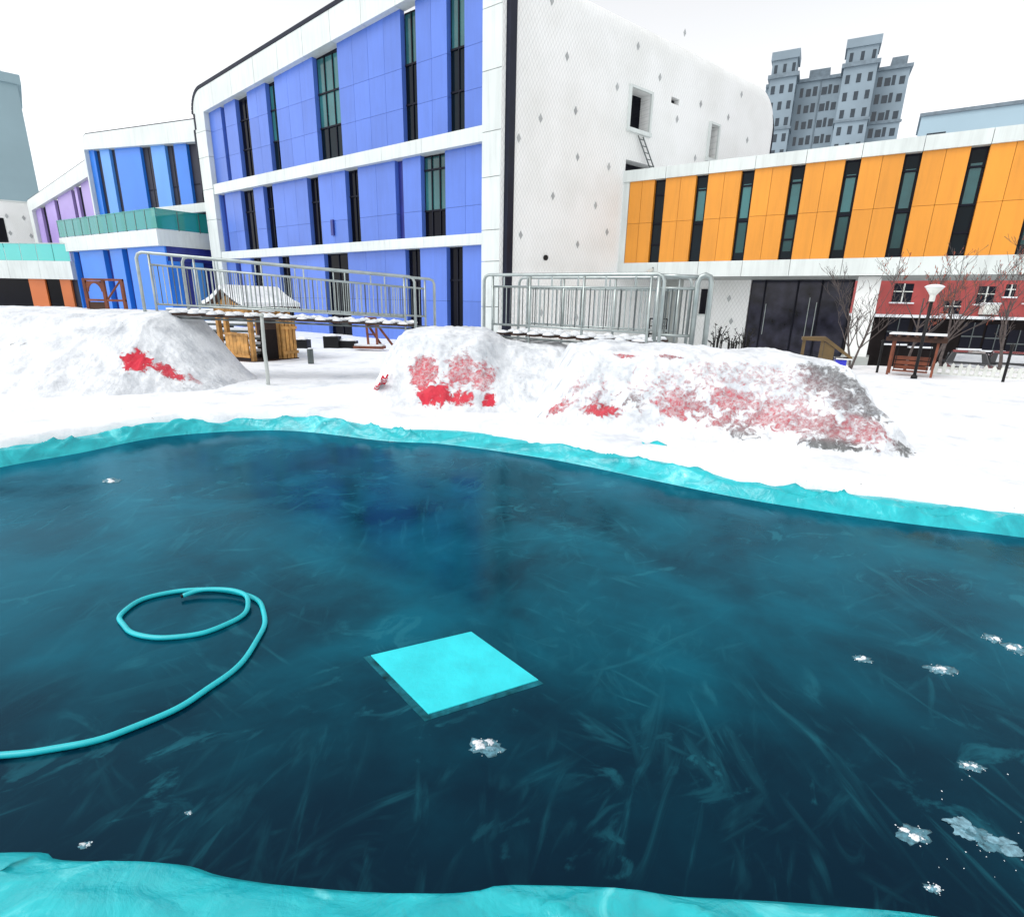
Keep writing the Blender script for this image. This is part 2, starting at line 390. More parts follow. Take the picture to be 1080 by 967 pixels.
class MB:
    def __init__(s): s.v = []; s.f = []
    def add(s, vs, fs):
        k = len(s.v); s.v += [tuple(p) for p in vs]; s.f += [tuple(i + k for i in f) for f in fs]; return s
    def box(s, x0, x1, y0, y1, z0, z1):
        return s.add([(x0, y0, z0), (x1, y0, z0), (x1, y1, z0), (x0, y1, z0), (x0, y0, z1), (x1, y0, z1), (x1, y1, z1), (x0, y1, z1)],
                     [(0, 3, 2, 1), (4, 5, 6, 7), (0, 1, 5, 4), (1, 2, 6, 5), (2, 3, 7, 6), (3, 0, 4, 7)])
    def prism(s, pts, y0, y1):              # polygon in (x, z), extruded along y
        k = len(pts)
        vs = [(p[0], y0, p[1]) for p in pts] + [(p[0], y1, p[1]) for p in pts]
        return s.add(vs, [tuple(range(k)), tuple(range(2 * k - 1, k - 1, -1))] + [(i, i + k, (i + 1) % k + k, (i + 1) % k) for i in range(k)])
    def column(s, pts, z0, z1):             # polygon in (x, y), extruded along z
        k = len(pts)
        vs = [(p[0], p[1], z0) for p in pts] + [(p[0], p[1], z1) for p in pts]
        return s.add(vs, [tuple(range(k - 1, -1, -1)), tuple(range(k, 2 * k))] + [(i, (i + 1) % k, (i + 1) % k + k, i + k) for i in range(k)])
    def tube(s, path, r, n=8, cap=True):
        path = [Vector(p) for p in path]; m_ = len(path)
        rs = r if isinstance(r, (list, tuple)) else [r] * m_
        k = len(s.v); up = None
        for i, p in enumerate(path):
            t = (path[min(i + 1, m_ - 1)] - path[max(i - 1, 0)]).normalized()
            if up is None: up = t.orthogonal().normalized()
            up = (up - t * up.dot(t)).normalized(); sd = t.cross(up)
            for j in range(n):
                a = 2 * math.pi * j / n
                s.v.append(tuple(p + rs[i] * (math.cos(a) * up + math.sin(a) * sd)))
        for i in range(m_ - 1):
            for j in range(n):
                a = k + i * n + j; b2 = k + i * n + (j + 1) % n
                s.f.append((a, b2, b2 + n, a + n))
        if cap:
            s.f.append(tuple(k + j for j in range(n - 1, -1, -1))); s.f.append(tuple(k + (m_ - 1) * n + j for j in range(n)))
        return s
    def rev(s, prof, c=(0, 0, 0), n=16):    # profile [(r, z)]
        k = len(s.v)
        for (r_, z_) in prof:
            for j in range(n):
                a = 2 * math.pi * j / n; s.v.append((c[0] + r_ * math.cos(a), c[1] + r_ * math.sin(a), c[2] + z_))
        for i in range(len(prof) - 1):
            for j in range(n):
                a = k + i * n + j; b2 = k + i * n + (j + 1) % n
                s.f.append((a, b2, b2 + n, a + n))
        s.f.append(tuple(k + j for j in range(n - 1, -1, -1))); s.f.append(tuple(k + (len(prof) - 1) * n + j for j in range(n)))
        return s
    def mesh(s, name, material, smooth=False):
        me = bpy.data.meshes.new(name); me.from_pydata(s.v, [], s.f)
        me.materials.append(MATS[material])
        bm = bmesh.new(); bm.from_mesh(me); bmesh.ops.recalc_face_normals(bm, faces=bm.faces); bm.to_mesh(me); bm.free()
        if smooth:
            for p in me.polygons: p.use_smooth = True
        return me
    def build(s, name, material, parent=None, M=None, smooth=False, bevel=0):
        me = s.mesh(name, material, smooth)
        if bevel:
            bm = bmesh.new(); bm.from_mesh(me)
            bmesh.ops.bevel(bm, geom=[e for e in bm.edges if e.calc_face_angle(0) > 0.6], offset=bevel, segments=2, affect='EDGES', profile=0.6)
            bm.to_mesh(me); bm.free()
        return link(bpy.data.objects.new(name, me), parent, M)

UNIT = {}
def ubox(name, material, parent, M):        # one shared unit cube for each material
    if material not in UNIT:
        UNIT[material] = MB().box(-.5, .5, -.5, .5, -.5, .5).mesh('block_' + material, material)
    return link(bpy.data.objects.new(name, UNIT[material]), parent, M)

class Fac:
    """local frame: x = along the facade (s), y = out of the facade (n), z = up"""
    def __init__(s, p, az, flip=False):
        a = R(az); d = Vector((math.sin(a), math.cos(a), 0)); nn = Vector((-d.y, d.x, 0))
        if nn.dot(Vector((0, 0, 0)) - Vector((p[0], p[1], 0))) < 0: nn = -nn
        if flip: nn = -nn
        s.d, s.n, s.o = d, nn, Vector((p[0], p[1], 0))
        s.M = Matrix(((d.x, nn.x, 0, p[0]), (d.y, nn.y, 0, p[1]), (0, 0, 1, 0), (0, 0, 0, 1)))
    def pt(s, a, b=0, z=0): return s.o + s.d * a + s.n * b + Vector((0, 0, z))
    def box(s, name, m_, parent, s0, s1, z0, z1, n0, n1):
        T = Matrix.Translation(((s0 + s1) / 2, (n0 + n1) / 2, (z0 + z1) / 2))
        S = Matrix.Diagonal((abs(s1 - s0), abs(n1 - n0), abs(z1 - z0), 1))
        return ubox(name, m_, parent, s.M @ T @ S)
    def prism(s, name, m_, parent, pts, n0, n1, bevel=0):
        return MB().prism(pts, n0, n1).build(name, m_, parent, s.M, bevel=bevel)
    def sz(s, px, py, off=0):
        d = ray(px, py); p0 = s.o + s.n * off
        t = (p0 - CAM).dot(s.n) / d.dot(s.n); p = CAM + d * t
        return (p - s.o).dot(s.d), p.z

# ================================================================== POOL OUTLINE
FAR = [(0, 493), (83, 478), (178, 460), (297, 454), (406, 465), (469, 468.5), (560, 481), (620, 492), (780, 525), (935, 549), (1080, 567)]
poly = [at_z(x, y, 0.0).to_2d() for x, y in FAR]
poly += [Vector(p) for p in ((4.75, 3.45), (5.2, 2.6), (4.6, 1.6), (3.2, 1.05), (1.9, 0.98))]
poly += [at_z(x, y, 0.10).to_2d() + Vector((0, 0.06)) for x, y in ((934, 968), (740, 954), (540, 946), (485, 953), (310, 943), (225, 931), (175, 918), (50, 913), (0, 904))]
poly += [Vector(p) for p in ((-2.2, 1.13), (-3.6, 1.25), (-4.9, 1.9), (-5.45, 2.9), (-5.35, 4.0))]
# closed Catmull-Rom, evenly enough spaced
def closed_spline(p, k):
    out = []
    m_ = len(p)
    for i in range(m_):
        a, b2, c, d = p[i - 1], p[i], p[(i + 1) % m_], p[(i + 2) % m_]
        nseg = max(2, int((c - b2).length / k))
        for j in range(nseg):
            t = j / nseg
            out.append(0.5 * ((2 * b2) + (c - a) * t + (2 * a - 5 * b2 + 4 * c - d) * t * t + (3 * b2 - a - 3 * c + d) * t ** 3))
    return out
rim = closed_spline(poly, 0.03)
RIM = np.array([[p.x, p.y] for p in rim])
def pool_dist(X, Y):
    """signed distance to the pool edge, negative inside"""
    A = RIM[::5]; B = np.roll(A, -1, axis=0)
    best = np.full(X.shape, 1e9); ins = np.zeros(X.shape, bool)
    for (ax, ay), (bx, by) in zip(A, B):
        dx, dy = bx - ax, by - ay
        t = np.clip(((X - ax) * dx + (Y - ay) * dy) / (dx * dx + dy * dy + 1e-12), 0, 1)
        best = np.minimum(best, np.hypot(X - ax - t * dx, Y - ay - t * dy))
        c = ((ay > Y) != (by > Y)) & (X < dx * (Y - ay) / (dy if abs(dy) > 1e-9 else 1e-9) + ax)
        ins ^= c
    return np.where(ins, -best, best)

# ================================================================== SNOW GROUND
def lines(parts):
    out = []
    for a, b2, st in parts:
        k = max(1, int(round((b2 - a) / st))); out += list(np.linspace(a, b2, k, endpoint=False))
    return np.array(out + [parts[-1][1]])
gx = lines([(-900, -100, 100), (-100, -30, 5), (-30, -9, 0.7), (-9, 9, 0.075), (9, 30, 0.6), (30, 100, 5), (100, 900, 100)])
gy = lines([(-300, -20, 40), (-20, -2, 1.5), (-2, 3.5, 0.25), (3.5, 12, 0.075), (12, 22, 0.3), (22, 60, 2), (60, 160, 10), (160, 1500, 120)])
GX, GY = np.meshgrid(gx, gy)
def ground_base(X, Y):
    h = 0.14 - 0.10 * sstep(8, 16, Y) - 0.25 * sstep(16, 24, Y)
    h = h - 2.2 * sstep(16, 34, Y) * sstep(6, 14, X)
    return h
D = np.full(GX.shape, 50.0)
near = (np.abs(GX) < 12) & (GY > -4) & (GY < 14)
D[near] = pool_dist(GX[near], GY[near])
near_f = 1 - sstep(1.6, 3.0, GY)                       # the liner is wide on the camera's bank
edge = 0.22 + 0.22 * (fbm(GX * 1.3, GY * 1.3, 3) - 0.5) * 2 + 2.2 * near_f * (np.abs(GX) < 12)
H = ground_base(GX, GY)
H = H + 0.10 * (fbm(GX * 0.5, GY * 0.5, 9) - 0.5) + 0.035 * (fbm(GX * 2.2, GY * 2.2, 5) - 0.5) + 0.02 * (fbm(GX * 7, GY * 7, 6, 3) - 0.5)
bank = 0.07 * sstep(0.1, 0.35, D - edge + 0.25) * (1 - sstep(0.5, 1.4, D))
k = sstep(-0.05, 0.10, D - edge)
H = np.where(D < -0.25, -0.45, (H + bank) * k + (-0.12) * (1 - k))
ny, nx = GX.shape
me = bpy.data.meshes.new('snow_ground')
me.from_pydata(np.stack([GX, GY, H], -1).reshape(-1, 3).tolist(), [],
               [(j * nx + i, j * nx + i + 1, (j + 1) * nx + i + 1, (j + 1) * nx + i) for j in range(ny - 1) for i in range(nx - 1)])
me.materials.append(MATS['snow'])
for p in me.polygons: p.use_smooth = True
tag(link(bpy.data.objects.new('snow_ground', me)), kind='structure')
def ground_z(x, y): return float(ground_base(np.array(x, float), np.array(y, float)))

# ================================================================== ICE
nrm = []
for i in range(len(RIM)):
    t = RIM[(i + 1) % len(RIM)] - RIM[i - 1]; t = t / (np.hypot(*t) + 1e-9); nrm.append((-t[1], t[0]))
NRM = np.array(nrm)
_tst = RIM + NRM * 0.05
if np.mean(pool_dist(_tst[::20, 0], _tst[::20, 1])) < 0: NRM = -NRM
ICE = RIM[::2] + NRM[::2] * 0.06
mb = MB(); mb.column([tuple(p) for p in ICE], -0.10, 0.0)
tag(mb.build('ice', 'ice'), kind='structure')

# ================================================================== LINER
M_ = len(RIM)
arc = np.concatenate([[0], np.cumsum(np.hypot(*np.diff(RIM, axis=0).T))])
prof = [(-0.02, -0.06), (0.0, 0.0), (0.03, 0.025), (0.08, 0.06), (0.14, 0.08), (0.20, 0.095), (0.27, 0.10), (0.34, 0.09), (0.41, 0.06), (0.48, 0.0)]
profn = [(-0.02, -0.06), (0.0, 0.0), (0.012, 0.06), (0.035, 0.095), (0.08, 0.115), (0.16, 0.13), (0.3, 0.14), (0.55, 0.14), (1.0, 0.12), (2.0, 0.05)]
sub = 4
def dens(pf):
    o_ = []
    for i in range(len(pf) - 1):
        for j in range(sub): t = j / sub; o_.append((pf[i][0] * (1 - t) + pf[i + 1][0] * t, pf[i][1] * (1 - t) + pf[i + 1][1] * t))
    return o_ + [pf[-1]]
PF, PN = np.array(dens(prof)), np.array(dens(profn))
K = len(PF)
wn = 1 - sstep(2.0, 3.0, RIM[:, 1])
verts = np.zeros((M_, K, 3))
for q in range(K):
    o_ = PF[q, 0] * (1 - wn) + PN[q, 0] * wn; z_ = PF[q, 1] * (1 - wn) + PN[q, 1] * wn
    amp = sstep(0.0, 0.12, o_)
    a1 = arc[:M_]
    hv = 1.0 + 0.5 * (fbm(a1 * 0.9, a1 * 0 + 2.0, 41, 3) - 0.4)
    rd1 = 1 - np.abs(2 * vnoise(a1 * 2.3 + o_ * 6, o_ * 2 + a1 * 0.15, 51) - 1); rd2 = 1 - np.abs(2 * vnoise(a1 * 4.1 - o_ * 9, o_ * 3, 57) - 1)
    fold = (rd1 ** 3 * 0.085 + rd2 ** 4 * 0.05 - 0.03) * (1 - sstep(0.15, 0.27, o_))
    fold2 = (fbm(a1 * 9 - o_ * 16, o_ * 5, 61, 3) - 0.5) * 0.012
    off = o_ + 0.05 * (fbm(a1 * 1.6, a1 * 0 + 7.0, 71, 3) - 0.5) * sstep(0.0, 0.05, o_)
    pz = z_ * (hv * (1 - wn) + wn) + (fold * (1 - wn) + 0.35 * fold * wn + fold2) * amp
    verts[:, q, 0] = RIM[:, 0] + NRM[:, 0] * off; verts[:, q, 1] = RIM[:, 1] + NRM[:, 1] * off; verts[:, q, 2] = pz
me = bpy.data.meshes.new('pool_liner')
me.from_pydata(verts.reshape(-1, 3).tolist(), [], [(i * K + j, i * K + j + 1, ((i + 1) % M_) * K + j + 1, ((i + 1) % M_) * K + j) for i in range(M_) for j in range(K - 1)])
me.materials.append(MATS['liner'])
for p in me.polygons: p.use_smooth = True
tag(link(bpy.data.objects.new('pool_liner', me)), 'crumpled turquoise plastic sheet lining the rim of the frozen pool', 'pool liner')

# ================================================================== SNOW MOUNDS
def mound(name, label, secs, spots, nu, nv, seed, lump=0.05):
    """secs: (x, y_base, z_base, y_top, z_top, y_backtop, y_backbase) along x; spots: (x, v, rx, rv, bare, grey, dust)"""
    S = np.array(secs, float)
    t = np.linspace(0, len(S) - 1, nu)
    C_ = np.stack([np.interp(t, np.arange(len(S)), S[:, c]) for c in range(S.shape[1])], 1)
    ker = np.ones(9) / 9
    for c in range(1, C_.shape[1]):
        C_[:, c] = np.convolve(np.pad(C_[:, c], 4, mode='edge'), ker, 'valid')
    v = np.linspace(0, 1.6, nv)                      # 0..1 front face, 1..1.3 top, 1.3..1.6 back
    U, V = np.meshgrid(np.arange(nu), v, indexing='ij')
    x = C_[U, 0]; yb, zb, yt, zt, y2, y3 = [C_[:, c][U] for c in range(1, 7)]
    f = np.clip(V, 0, 1); rnd = f + 0.0
    # rounded shoulder and flared foot
    zf = np.where(f < .10, f * 0.5, 0.05 + (f - .10) * (0.95 / 0.90)); zf = zf - 0.05 * sstep(.9, 1.0, f)
    Y_ = np.where(V <= 1, yb + (yt - yb) * rnd, np.where(V <= 1.3, yt + (y2 - yt) * (V - 1) / .3, y2 + (y3 - y2) * (V - 1.3) / .3))
    Z_ = np.where(V <= 1, zb + (zt - zb) * zf, np.where(V <= 1.3, zb + (zt - zb) * (0.95 + 0.05 * sstep(1.0, 1.12, V)), zt + (zb - 0.15 - zt) * (V - 1.3) / .3))
    n1 = fbm(x * 1.1 + seed, V * 1.6 + seed * .3, seed, 4) - .5
    n2 = fbm(x * 4.5, V * 6.0, seed + 5, 4) - .5
    bare = np.zeros_like(x); grey = np.zeros_like(x); dust = np.zeros_like(x); wsum = np.full_like(x, 1e-4)
    for (sx, sv, rx, rv, bb, gg, dd) in spots:
        wgt = np.exp(-(((x - sx) / rx) ** 2 + ((V - sv) / rv) ** 2) ** 1.5)
        bare = np.maximum(bare, bb * wgt); w3 = (wgt * bb) ** 3; grey += gg * w3; dust += dd * w3; wsum += w3
    grey = np.clip(grey / wsum + 0 * x, 0, 1); dust = np.clip(dust / wsum, 0, 1)
    n3 = fbm(x * 14, V * 18, seed + 9, 3) - .5
    amp = sstep(0, .1, V) * (1 - sstep(1.35, 1.6, V))
    Y_ = Y_ - (n1 * 0.18 + n2 * lump * 2 + n3 * 0.05 * np.clip(bare + .2, 0, 1)) * amp
    Z_ = Z_ + (n1 * 0.07 + n2 * lump + n3 * 0.03) * amp
    x = x + 0.05 * (fbm(V * 7, x * 5, seed + 13, 3) - .5)
    me = bpy.data.meshes.new(name)
    me.from_pydata(np.stack([x, Y_, Z_], -1).reshape(-1, 3).tolist(), [],
                   [(i * nv + j, (i + 1) * nv + j, (i + 1) * nv + j + 1, i * nv + j + 1) for i in range(nu - 1) for j in range(nv - 1)])
    for nm, arr in (('bare', bare), ('grey', grey), ('dust', dust)):
        a = me.attributes.new(nm, 'FLOAT', 'POINT'); a.data.foreach_set('value', arr.reshape(-1).astype(np.float32))
    me.materials.append(MATS['mound_cover'])
    for p in me.polygons: p.use_smooth = True
    return tag(link(bpy.data.objects.new(name, me)), label, 'snow mound', 'snow mounds behind the pool')

mound('snow_mound', 'long smooth snow bank with two bright red patches, at the far left',
      [(-16, 8.3, .05, 10.0, 1.36, 11.6, 13), (-12, 8.2, .05, 9.9, 1.36, 11.5, 13), (-9, 8.0, .05, 9.8, 1.36, 11.4, 12.6), (-7.2, 7.9, .05, 9.7, 1.37, 11.2, 12.3),
       (-6.35, 7.95, .05, 9.6, 1.36, 11.0, 12), (-5.9, 8.1, .05, 9.55, .95, 10.8, 11.8), (-5.45, 8.4, .02, 9.5, .42, 10.6, 11.6), (-5.0, 8.7, 0, 9.5, .06, 10.4, 11.4), (-4.7, 8.8, -.05, 9.5, -.05, 10.4, 11.4)],
      [(-6.18, .50, .28, .13, 1.05, 0, .10), (-5.75, .54, .24, .10, .90, 0, .18), (-5.45, .62, .16, .10, .75, .1, .5), (-5.75, .40, .4, .09, .45, 1, .7), (-5.35, .42, .35, .16, .5, 1, .7), (-8.3, .60, .5, .02, .55, 1, .5), (-7.6, .3, .5, .02, .4, 1, .5)],
      420, 110, 3)
mound('snow_mound', 'middle snow mound with bright red patches low on its face, under the bridge ends',
      [(-2.55, 8.2, 0, 8.6, .02, 9.6, 10.4), (-2.25, 7.85, .05, 8.55, .30, 9.8, 10.8), (-1.98, 7.7, .08, 8.5, .92, 9.9, 11), (-1.80, 7.6, .08, 8.45, 1.19, 10.2, 11.5), (-1.2, 7.5, .08, 8.45, 1.22, 10.4, 11.5), (-.50, 7.5, .08, 8.55, 1.19, 10.4, 11.5),
       (-.15, 7.6, .08, 9.1, 1.02, 10.4, 11.5), (.25, 7.7, .08, 9.3, 1.0, 10.4, 11.4), (.8, 7.8, .08, 9.3, .98, 10.2, 11.2), (1.3, 8.0, .05, 9.3, .8, 10, 11), (1.7, 8.2, 0, 9.3, .05, 10, 11)],
      [(-1.35, .50, .26, .24, 1.0, 0, .42), (-1.15, .27, .30, .14, 1.05, 0, .12), (-.80, .24, .28, .11, .82, 0, .18), (-.80, .54, .32, .22, .95, 0, .48), (-.45, .48, .22, .22, .90, 0, .5), (-.36, .22, .11, .10, 1.0, 0, .1),
       (-1.55, .75, .45, .2, .35, .9, .75), (-.8, .75, .6, .16, .42, .8, .7), (-1.9, .4, .3, .15, .35, 1, .7), (.3, .45, .6, .25, .25, 1, .6)],
      300, 110, 11)
mound('snow_mound', 'broad crusty snow mound showing pink cloth and grey stones, right of the middle one',
      [(.25, 7.2, 0, 7.5, .03, 8.2, 8.9), (.55, 6.9, .06, 7.5, .55, 8.4, 9.2), (.85, 6.72, .08, 7.5, 1.06, 8.6, 9.6), (1.3, 6.5, .1, 7.4, 1.12, 8.8, 9.8), (2.2, 6.1, .1, 7.15, 1.11, 8.7, 9.6), (3.2, 5.75, .1, 6.9, 1.06, 8.4, 9.4),
       (3.85, 5.52, .1, 6.65, 1.08, 8.1, 9.2), (4.08, 5.42, .1, 6.55, 1.04, 8.0, 9), (4.22, 5.38, .1, 6.5, .82, 7.9, 8.9), (4.42, 5.36, .08, 6.45, .42, 7.8, 8.8), (4.62, 5.4, .04, 6.4, .12, 7.6, 8.6), (4.9, 5.6, 0, 6.3, 0, 7.4, 8.4)],
      [(.62, .45, .22, .16, .75, .1, .35), (1.0, .55, .45, .20, .52, .2, .6), (1.15, .30, .30, .10, .85, .1, .15), (1.5, .92, .22, .06, .8, .2, .35), (2.05, .93, .2, .05, .75, .5, .4),
       (2.05, .42, .42, .22, .78, 0, .48), (2.3, .50, .22, .25, .62, 1, .4), (2.65, .52, .42, .22, .80, 0, .50), (2.85, .80, .85, .16, .85, .2, .72), (3.2, .42, .45, .22, .85, 0, .55),
       (3.75, .78, .42, .22, .78, 1, .35), (3.55, .32, .4, .16, .85, .6, .45), (3.9, .32, .35, .16, .85, .2, .5), (3.6, .16, .38, .08, .85, 1, .2), (4.35, .25, .3, .15, .75, 1, .3), (2.75, .22, .3, .12, .65, 1, .4), (1.55, .42, .3, .15, .6, 1, .4), (4.2, .05, .5, .06, .5, 1, .6), (2.2, .60, 1.0, .30, .58, .15, .66), (3.4, .62, .8, .30, .58, .35, .64), (1.0, .45, .5, .3, .55, .35, .6), (2.6, .35, 1.2, .18, .66, .35, .4), (3.95, .62, .32, .35, .80, 1, .40)],
      420, 130, 23, 0.09)

# ================================================================== MAIN BLUE BUILDING
def window(fac, parent, s0, s1, z0, z1, n0, kind='glass_black', mull=(), trans=(), teal_top=0.0, name='window'):
    """a recessed window: dark frame slab, glass pane(s), mullions"""
    w_ = fac.box(name, 'frame_dark', parent, s0, s1, z0, z1, n0 - .10, n0)
    xs = [s0 + .04] + list(mull) + [s1 - .04]; zs = [z0 + .05] + list(trans) + [z1 - .05]
    for i in range(len(xs) - 1):
        for j in range(len(zs) - 1):
            kd = kind
            if teal_top and zs[j] >= z0 + (z1 - z0) * (1 - teal_top) - 1e-3: kd = 'glass_teal'
            fac.box('pane', kd, w_, xs[i] + .02, xs[i + 1] - .02, zs[j] + .025, zs[j + 1] - .025, n0, n0 + .012)
    for x in mull: fac.box('mullion', 'frame_dark', w_, x - .03, x + .03, z0 + .03, z1 - .03, n0 + .001, n0 + .06)
    for z in trans: fac.box('transom', 'frame_dark', w_, s0 + .03, s1 - .03, z - .035, z + .035, n0 + .001, n0 + .064)
    return w_

P0 = at_y(531, 200, 23.0)
FA = Fac(P0, -54)
FW = Fac(P0, 52)
aend = FA.pt(24.2); bend = FW.pt(19.3); cend = aend + (bend - FW.pt(0))
main = thing('school_building', (P0.x - 4, P0.y + 8, -0.4), 'tall three-storey blue building with white frame and white shingled side wall', 'building')
def inset(p, q): return (p.x + q.x, p.y + q.y)
core = [inset(FA.pt(.3, -.55), FW.n * -.55), inset(FA.pt(24.0, -.55), Vector((0, 0, 0))), (cend.x - .3, cend.y - .3), inset(FW.pt(19.0, -.6), Vector((0, 0, 0)))]
MB().column(core, -.5, 13.2).build('core_wall', 'dark_core', main)
MB().column([(p[0], p[1]) for p in core], 13.21, 13.35).build('roof', 'snow', main)
def top_out(s): return 13.42 + (15.0 - 13.42) * (24.0 - s) / 24.0      # sloping roof edge of the frame
def top_in(s): return top_out(s) - 1.22
# white frame: cladding panels
SL, SLi, SRi, SR = 24.0, 22.75, 1.10, .16
D0, D1 = -.55, 0.0
zs = [-.5, 1.9, 4.05, 6.35, 8.1, 9.9, 11.3]
for i in range(len(zs) - 1):
    FA.box('cladding_panel', 'white_clad', main, SLi, SL, zs[i] + .012, zs[i + 1] - .012, D0, D1)
rc = 1.15
pts = [(SLi, 11.312), (SLi, top_in(SLi)), (SLi - .9, top_in(SLi - .9)), (SLi - .9, top_out(SLi - .9))]
c0 = (SL - rc, top_out(SL - rc) - rc)
for k in range(9):
    a = R(86) * (1 - k / 8) + R(0) * (k / 8); pts.append((c0[0] + rc * math.cos(a), c0[1] + rc * math.sin(a)))
pts += [(SL, 11.312)]
FA.prism('cladding_panel', 'white_clad', main, pts, D0, D1)
ss = [SLi - .912, 19.3, 16.9, 14.6, 12.4, 10.2, 8.0, 5.8, 3.6, SRi]
for a, b2 in zip(ss[:-1], ss[1:]):
    b3 = b2 + .024
    FA.prism('cladding_panel', 'white_clad', main, [(a, top_in(a)), (b3, top_in(b3)), (b3, top_out(b3)), (a, top_out(a))], D0, D1)
zr = [-.5, 1.5, 3.3, 4.5, 6.45, 8.05, 10.1, 12.1, 13.7]
for i in range(len(zr) - 1):
    FA.box('cladding_panel', 'white_clad', main, SR, SRi, zr[i] + .012, zr[i + 1] - .012, D0, D1 + .003)
FA.prism('cladding_panel', 'white_clad', main, [(SR, 13.712), (SRi, 13.712), (SRi, top_out(SRi)), (SR, top_out(SR))], D0, D1 + .003)
# dark roof edge that runs round the corner
edge_path = [(SL + .012, 8.0), (SL + .012, 11.5)]
for k in range(10):
    a = R(86) * (k / 9); edge_path.append((c0[0] + (rc + .015) * math.cos(a), c0[1] + (rc + .015) * math.sin(a)))
edge_path += [(s_, top_out(s_) + .015) for s_ in (20, 15, 10, 5, SR)]
mb = MB()
for (a, b2) in zip(edge_path[:-1], edge_path[1:]):
    d = Vector((b2[0] - a[0], b2[1] - a[1])); nn = Vector((d.y, -d.x)).normalized() * .17
    if nn.x < 0 and nn.y < 0 or (nn.y < 0): nn = -nn
    mb.prism([a, b2, (b2[0] + nn.x, b2[1] + nn.y), (a[0] + nn.x, a[1] + nn.y)], D0, D1 + .03)
mb.build('roof_edge', 'dark_trim', main, FA.M)
FA.box('end_trim', 'dark_trim', main, SL, SL + .1, -.5, 8.0, D0, D1 - .06)
# black strip at the corner
FA.box('corner_trim', 'dark_trim', main, -.2, SR - .004, -.5, 15.0, -.42, -.02)
# floor bands
for (z0, z1) in ((3.98, 4.42), (7.78, 8.34)):
    cut = [SLi, 20.1, 17.5, 14.9, 12.3, 9.7, 7.1, 4.5, SRi]
    for a, b2 in zip(cut[:-1], cut[1:]):
        FA.box('floor_band', 'white_clad', main, b2 + .006, a - .006, z0, z1, D0, -.05)
NP, NG = -.30, -.52      # face of the coloured panels, face of the glazing
def bays(fac, parent, left, right, wins, zfun0, zfun1, zj, material, mats=None, cw=1.05, np_=NP, ng=NG):
    """panels between the windows; wins = [(sL, sR)] from left (large s) to right"""
    edges = [left]
    for a, b2 in wins: edges += [a, b2]
    edges.append(right)
    for i in range(0, len(edges), 2):
        a, b2 = edges[i], edges[i + 1]
        if a - b2 < .06: continue
        nc = max(1, round((a - b2) / cw))
        mm = mats[(i // 2) % len(mats)] if mats else material
        for c in range(nc):
            x0 = a - (a - b2) * c / nc; x1 = a - (a - b2) * (c + 1) / nc
            x0 -= .006; x1 += .006
            lv = [None] + list(zj) + [None]
            for j in range(len(lv) - 1):
                za0 = zfun0(x0) if lv[j] is None else lv[j] + .006; za1 = zfun0(x1) if lv[j] is None else lv[j] + .006
                zb0 = zfun1(x0) if lv[j + 1] is None else lv[j + 1] - .006; zb1 = zfun1(x1) if lv[j + 1] is None else lv[j + 1] - .006
                if abs(zb0 - zb1) < 1e-6 and abs(za0 - za1) < 1e-6:
                    fac.box('panel', mm, parent, x1, x0, za0, zb0, ng - .02, np_)
                else:
                    fac.prism('panel', mm, parent, [(x0, za0), (x1, za1), (x1, zb1), (x0, zb0)], ng - .02, np_)
row1 = [(21.32, 20.90), (19.63, 18.32), (16.43, 15.54), (12.12, 10.18), (5.85, 4.95), (3.2, 2.27)]
row2 = [(22.6, 22.0), (20.1, 18.66), (17.6, 16.64), (13.32, 12.33), (10.12, 9.14), (6.5, 5.99), (4.84, 3.38)]
row3 = [(21.6, 21.0), (19.77, 18.57), (16.66, 15.59), (12.3, 10.29), (5.98, 5.01), (3.35, 2.40)]
bays(FA, main, SLi, SRi, row1, lambda s: 8.34, top_in, (9.75, 11.25), 'blue_panel', cw=1.15)
bays(FA, main, SLi, SRi, row2, lambda s: 4.42, lambda s: 7.78, (5.55,), 'blue_panel', cw=1.2)
bays(FA, main, SLi, SRi, row3, lambda s: -.5, lambda s: 3.98, (1.7,), 'blue_panel', cw=1.5)
def mid(a, b2, k): return [b2 + (a - b2) * (i + 1) / k for i in range(k - 1)]
for i, (a, b2) in enumerate(row1):
    t = top_in(b2) - .02
    if a - b2 < .5: FA.box('window', 'blue_dark', main, b2 + .002, a - .002, 8.34, t - .05, NG - .05, NG)
    else:
        kk = 3 if a - b2 > 1.5 else 2
        tt = (0, 0, .68, .98, .5, .55)[i]
        window(FA, main, b2 + .003, a - .003, 8.345, t - .12, NG - .02, 'glass_deep' if i > 1 else 'glass_black', mid(a, b2, kk), (9.9, 11.4), tt)
for i, (a, b2) in enumerate(row2):
    if a - b2 < .7: FA.box('window', 'blue_dark', main, b2 + .002, a - .002, 4.42, 7.78, NG - .05, NG)
    elif i == 6: window(FA, main, b2 + .003, a - .003, 4.425, 7.775, NG - .02, 'glass_black', mid(a, b2, 3), (5.55, 7.2), .68)
    else: window(FA, main, b2 + .003, a - .003, 4.425, 7.775, NG - .02, 'glass_black', mid(a, b2, 2), (6.6,))
for i, (a, b2) in enumerate(row3):
    if a - b2 < .7: FA.box('window', 'blue_dark', main, b2 + .002, a - .002, -.5, 3.98, NG - .05, NG)
    else: window(FA, main, b2 + .003, a - .003, -.5, 3.975, NG - .02, 'glass_black', mid(a, b2, 2), (2.6,))
FA.box('vent_box', 'blue_dark', main, 11.22, 11.42, 4.85, 5.6, NP, NP + .10)

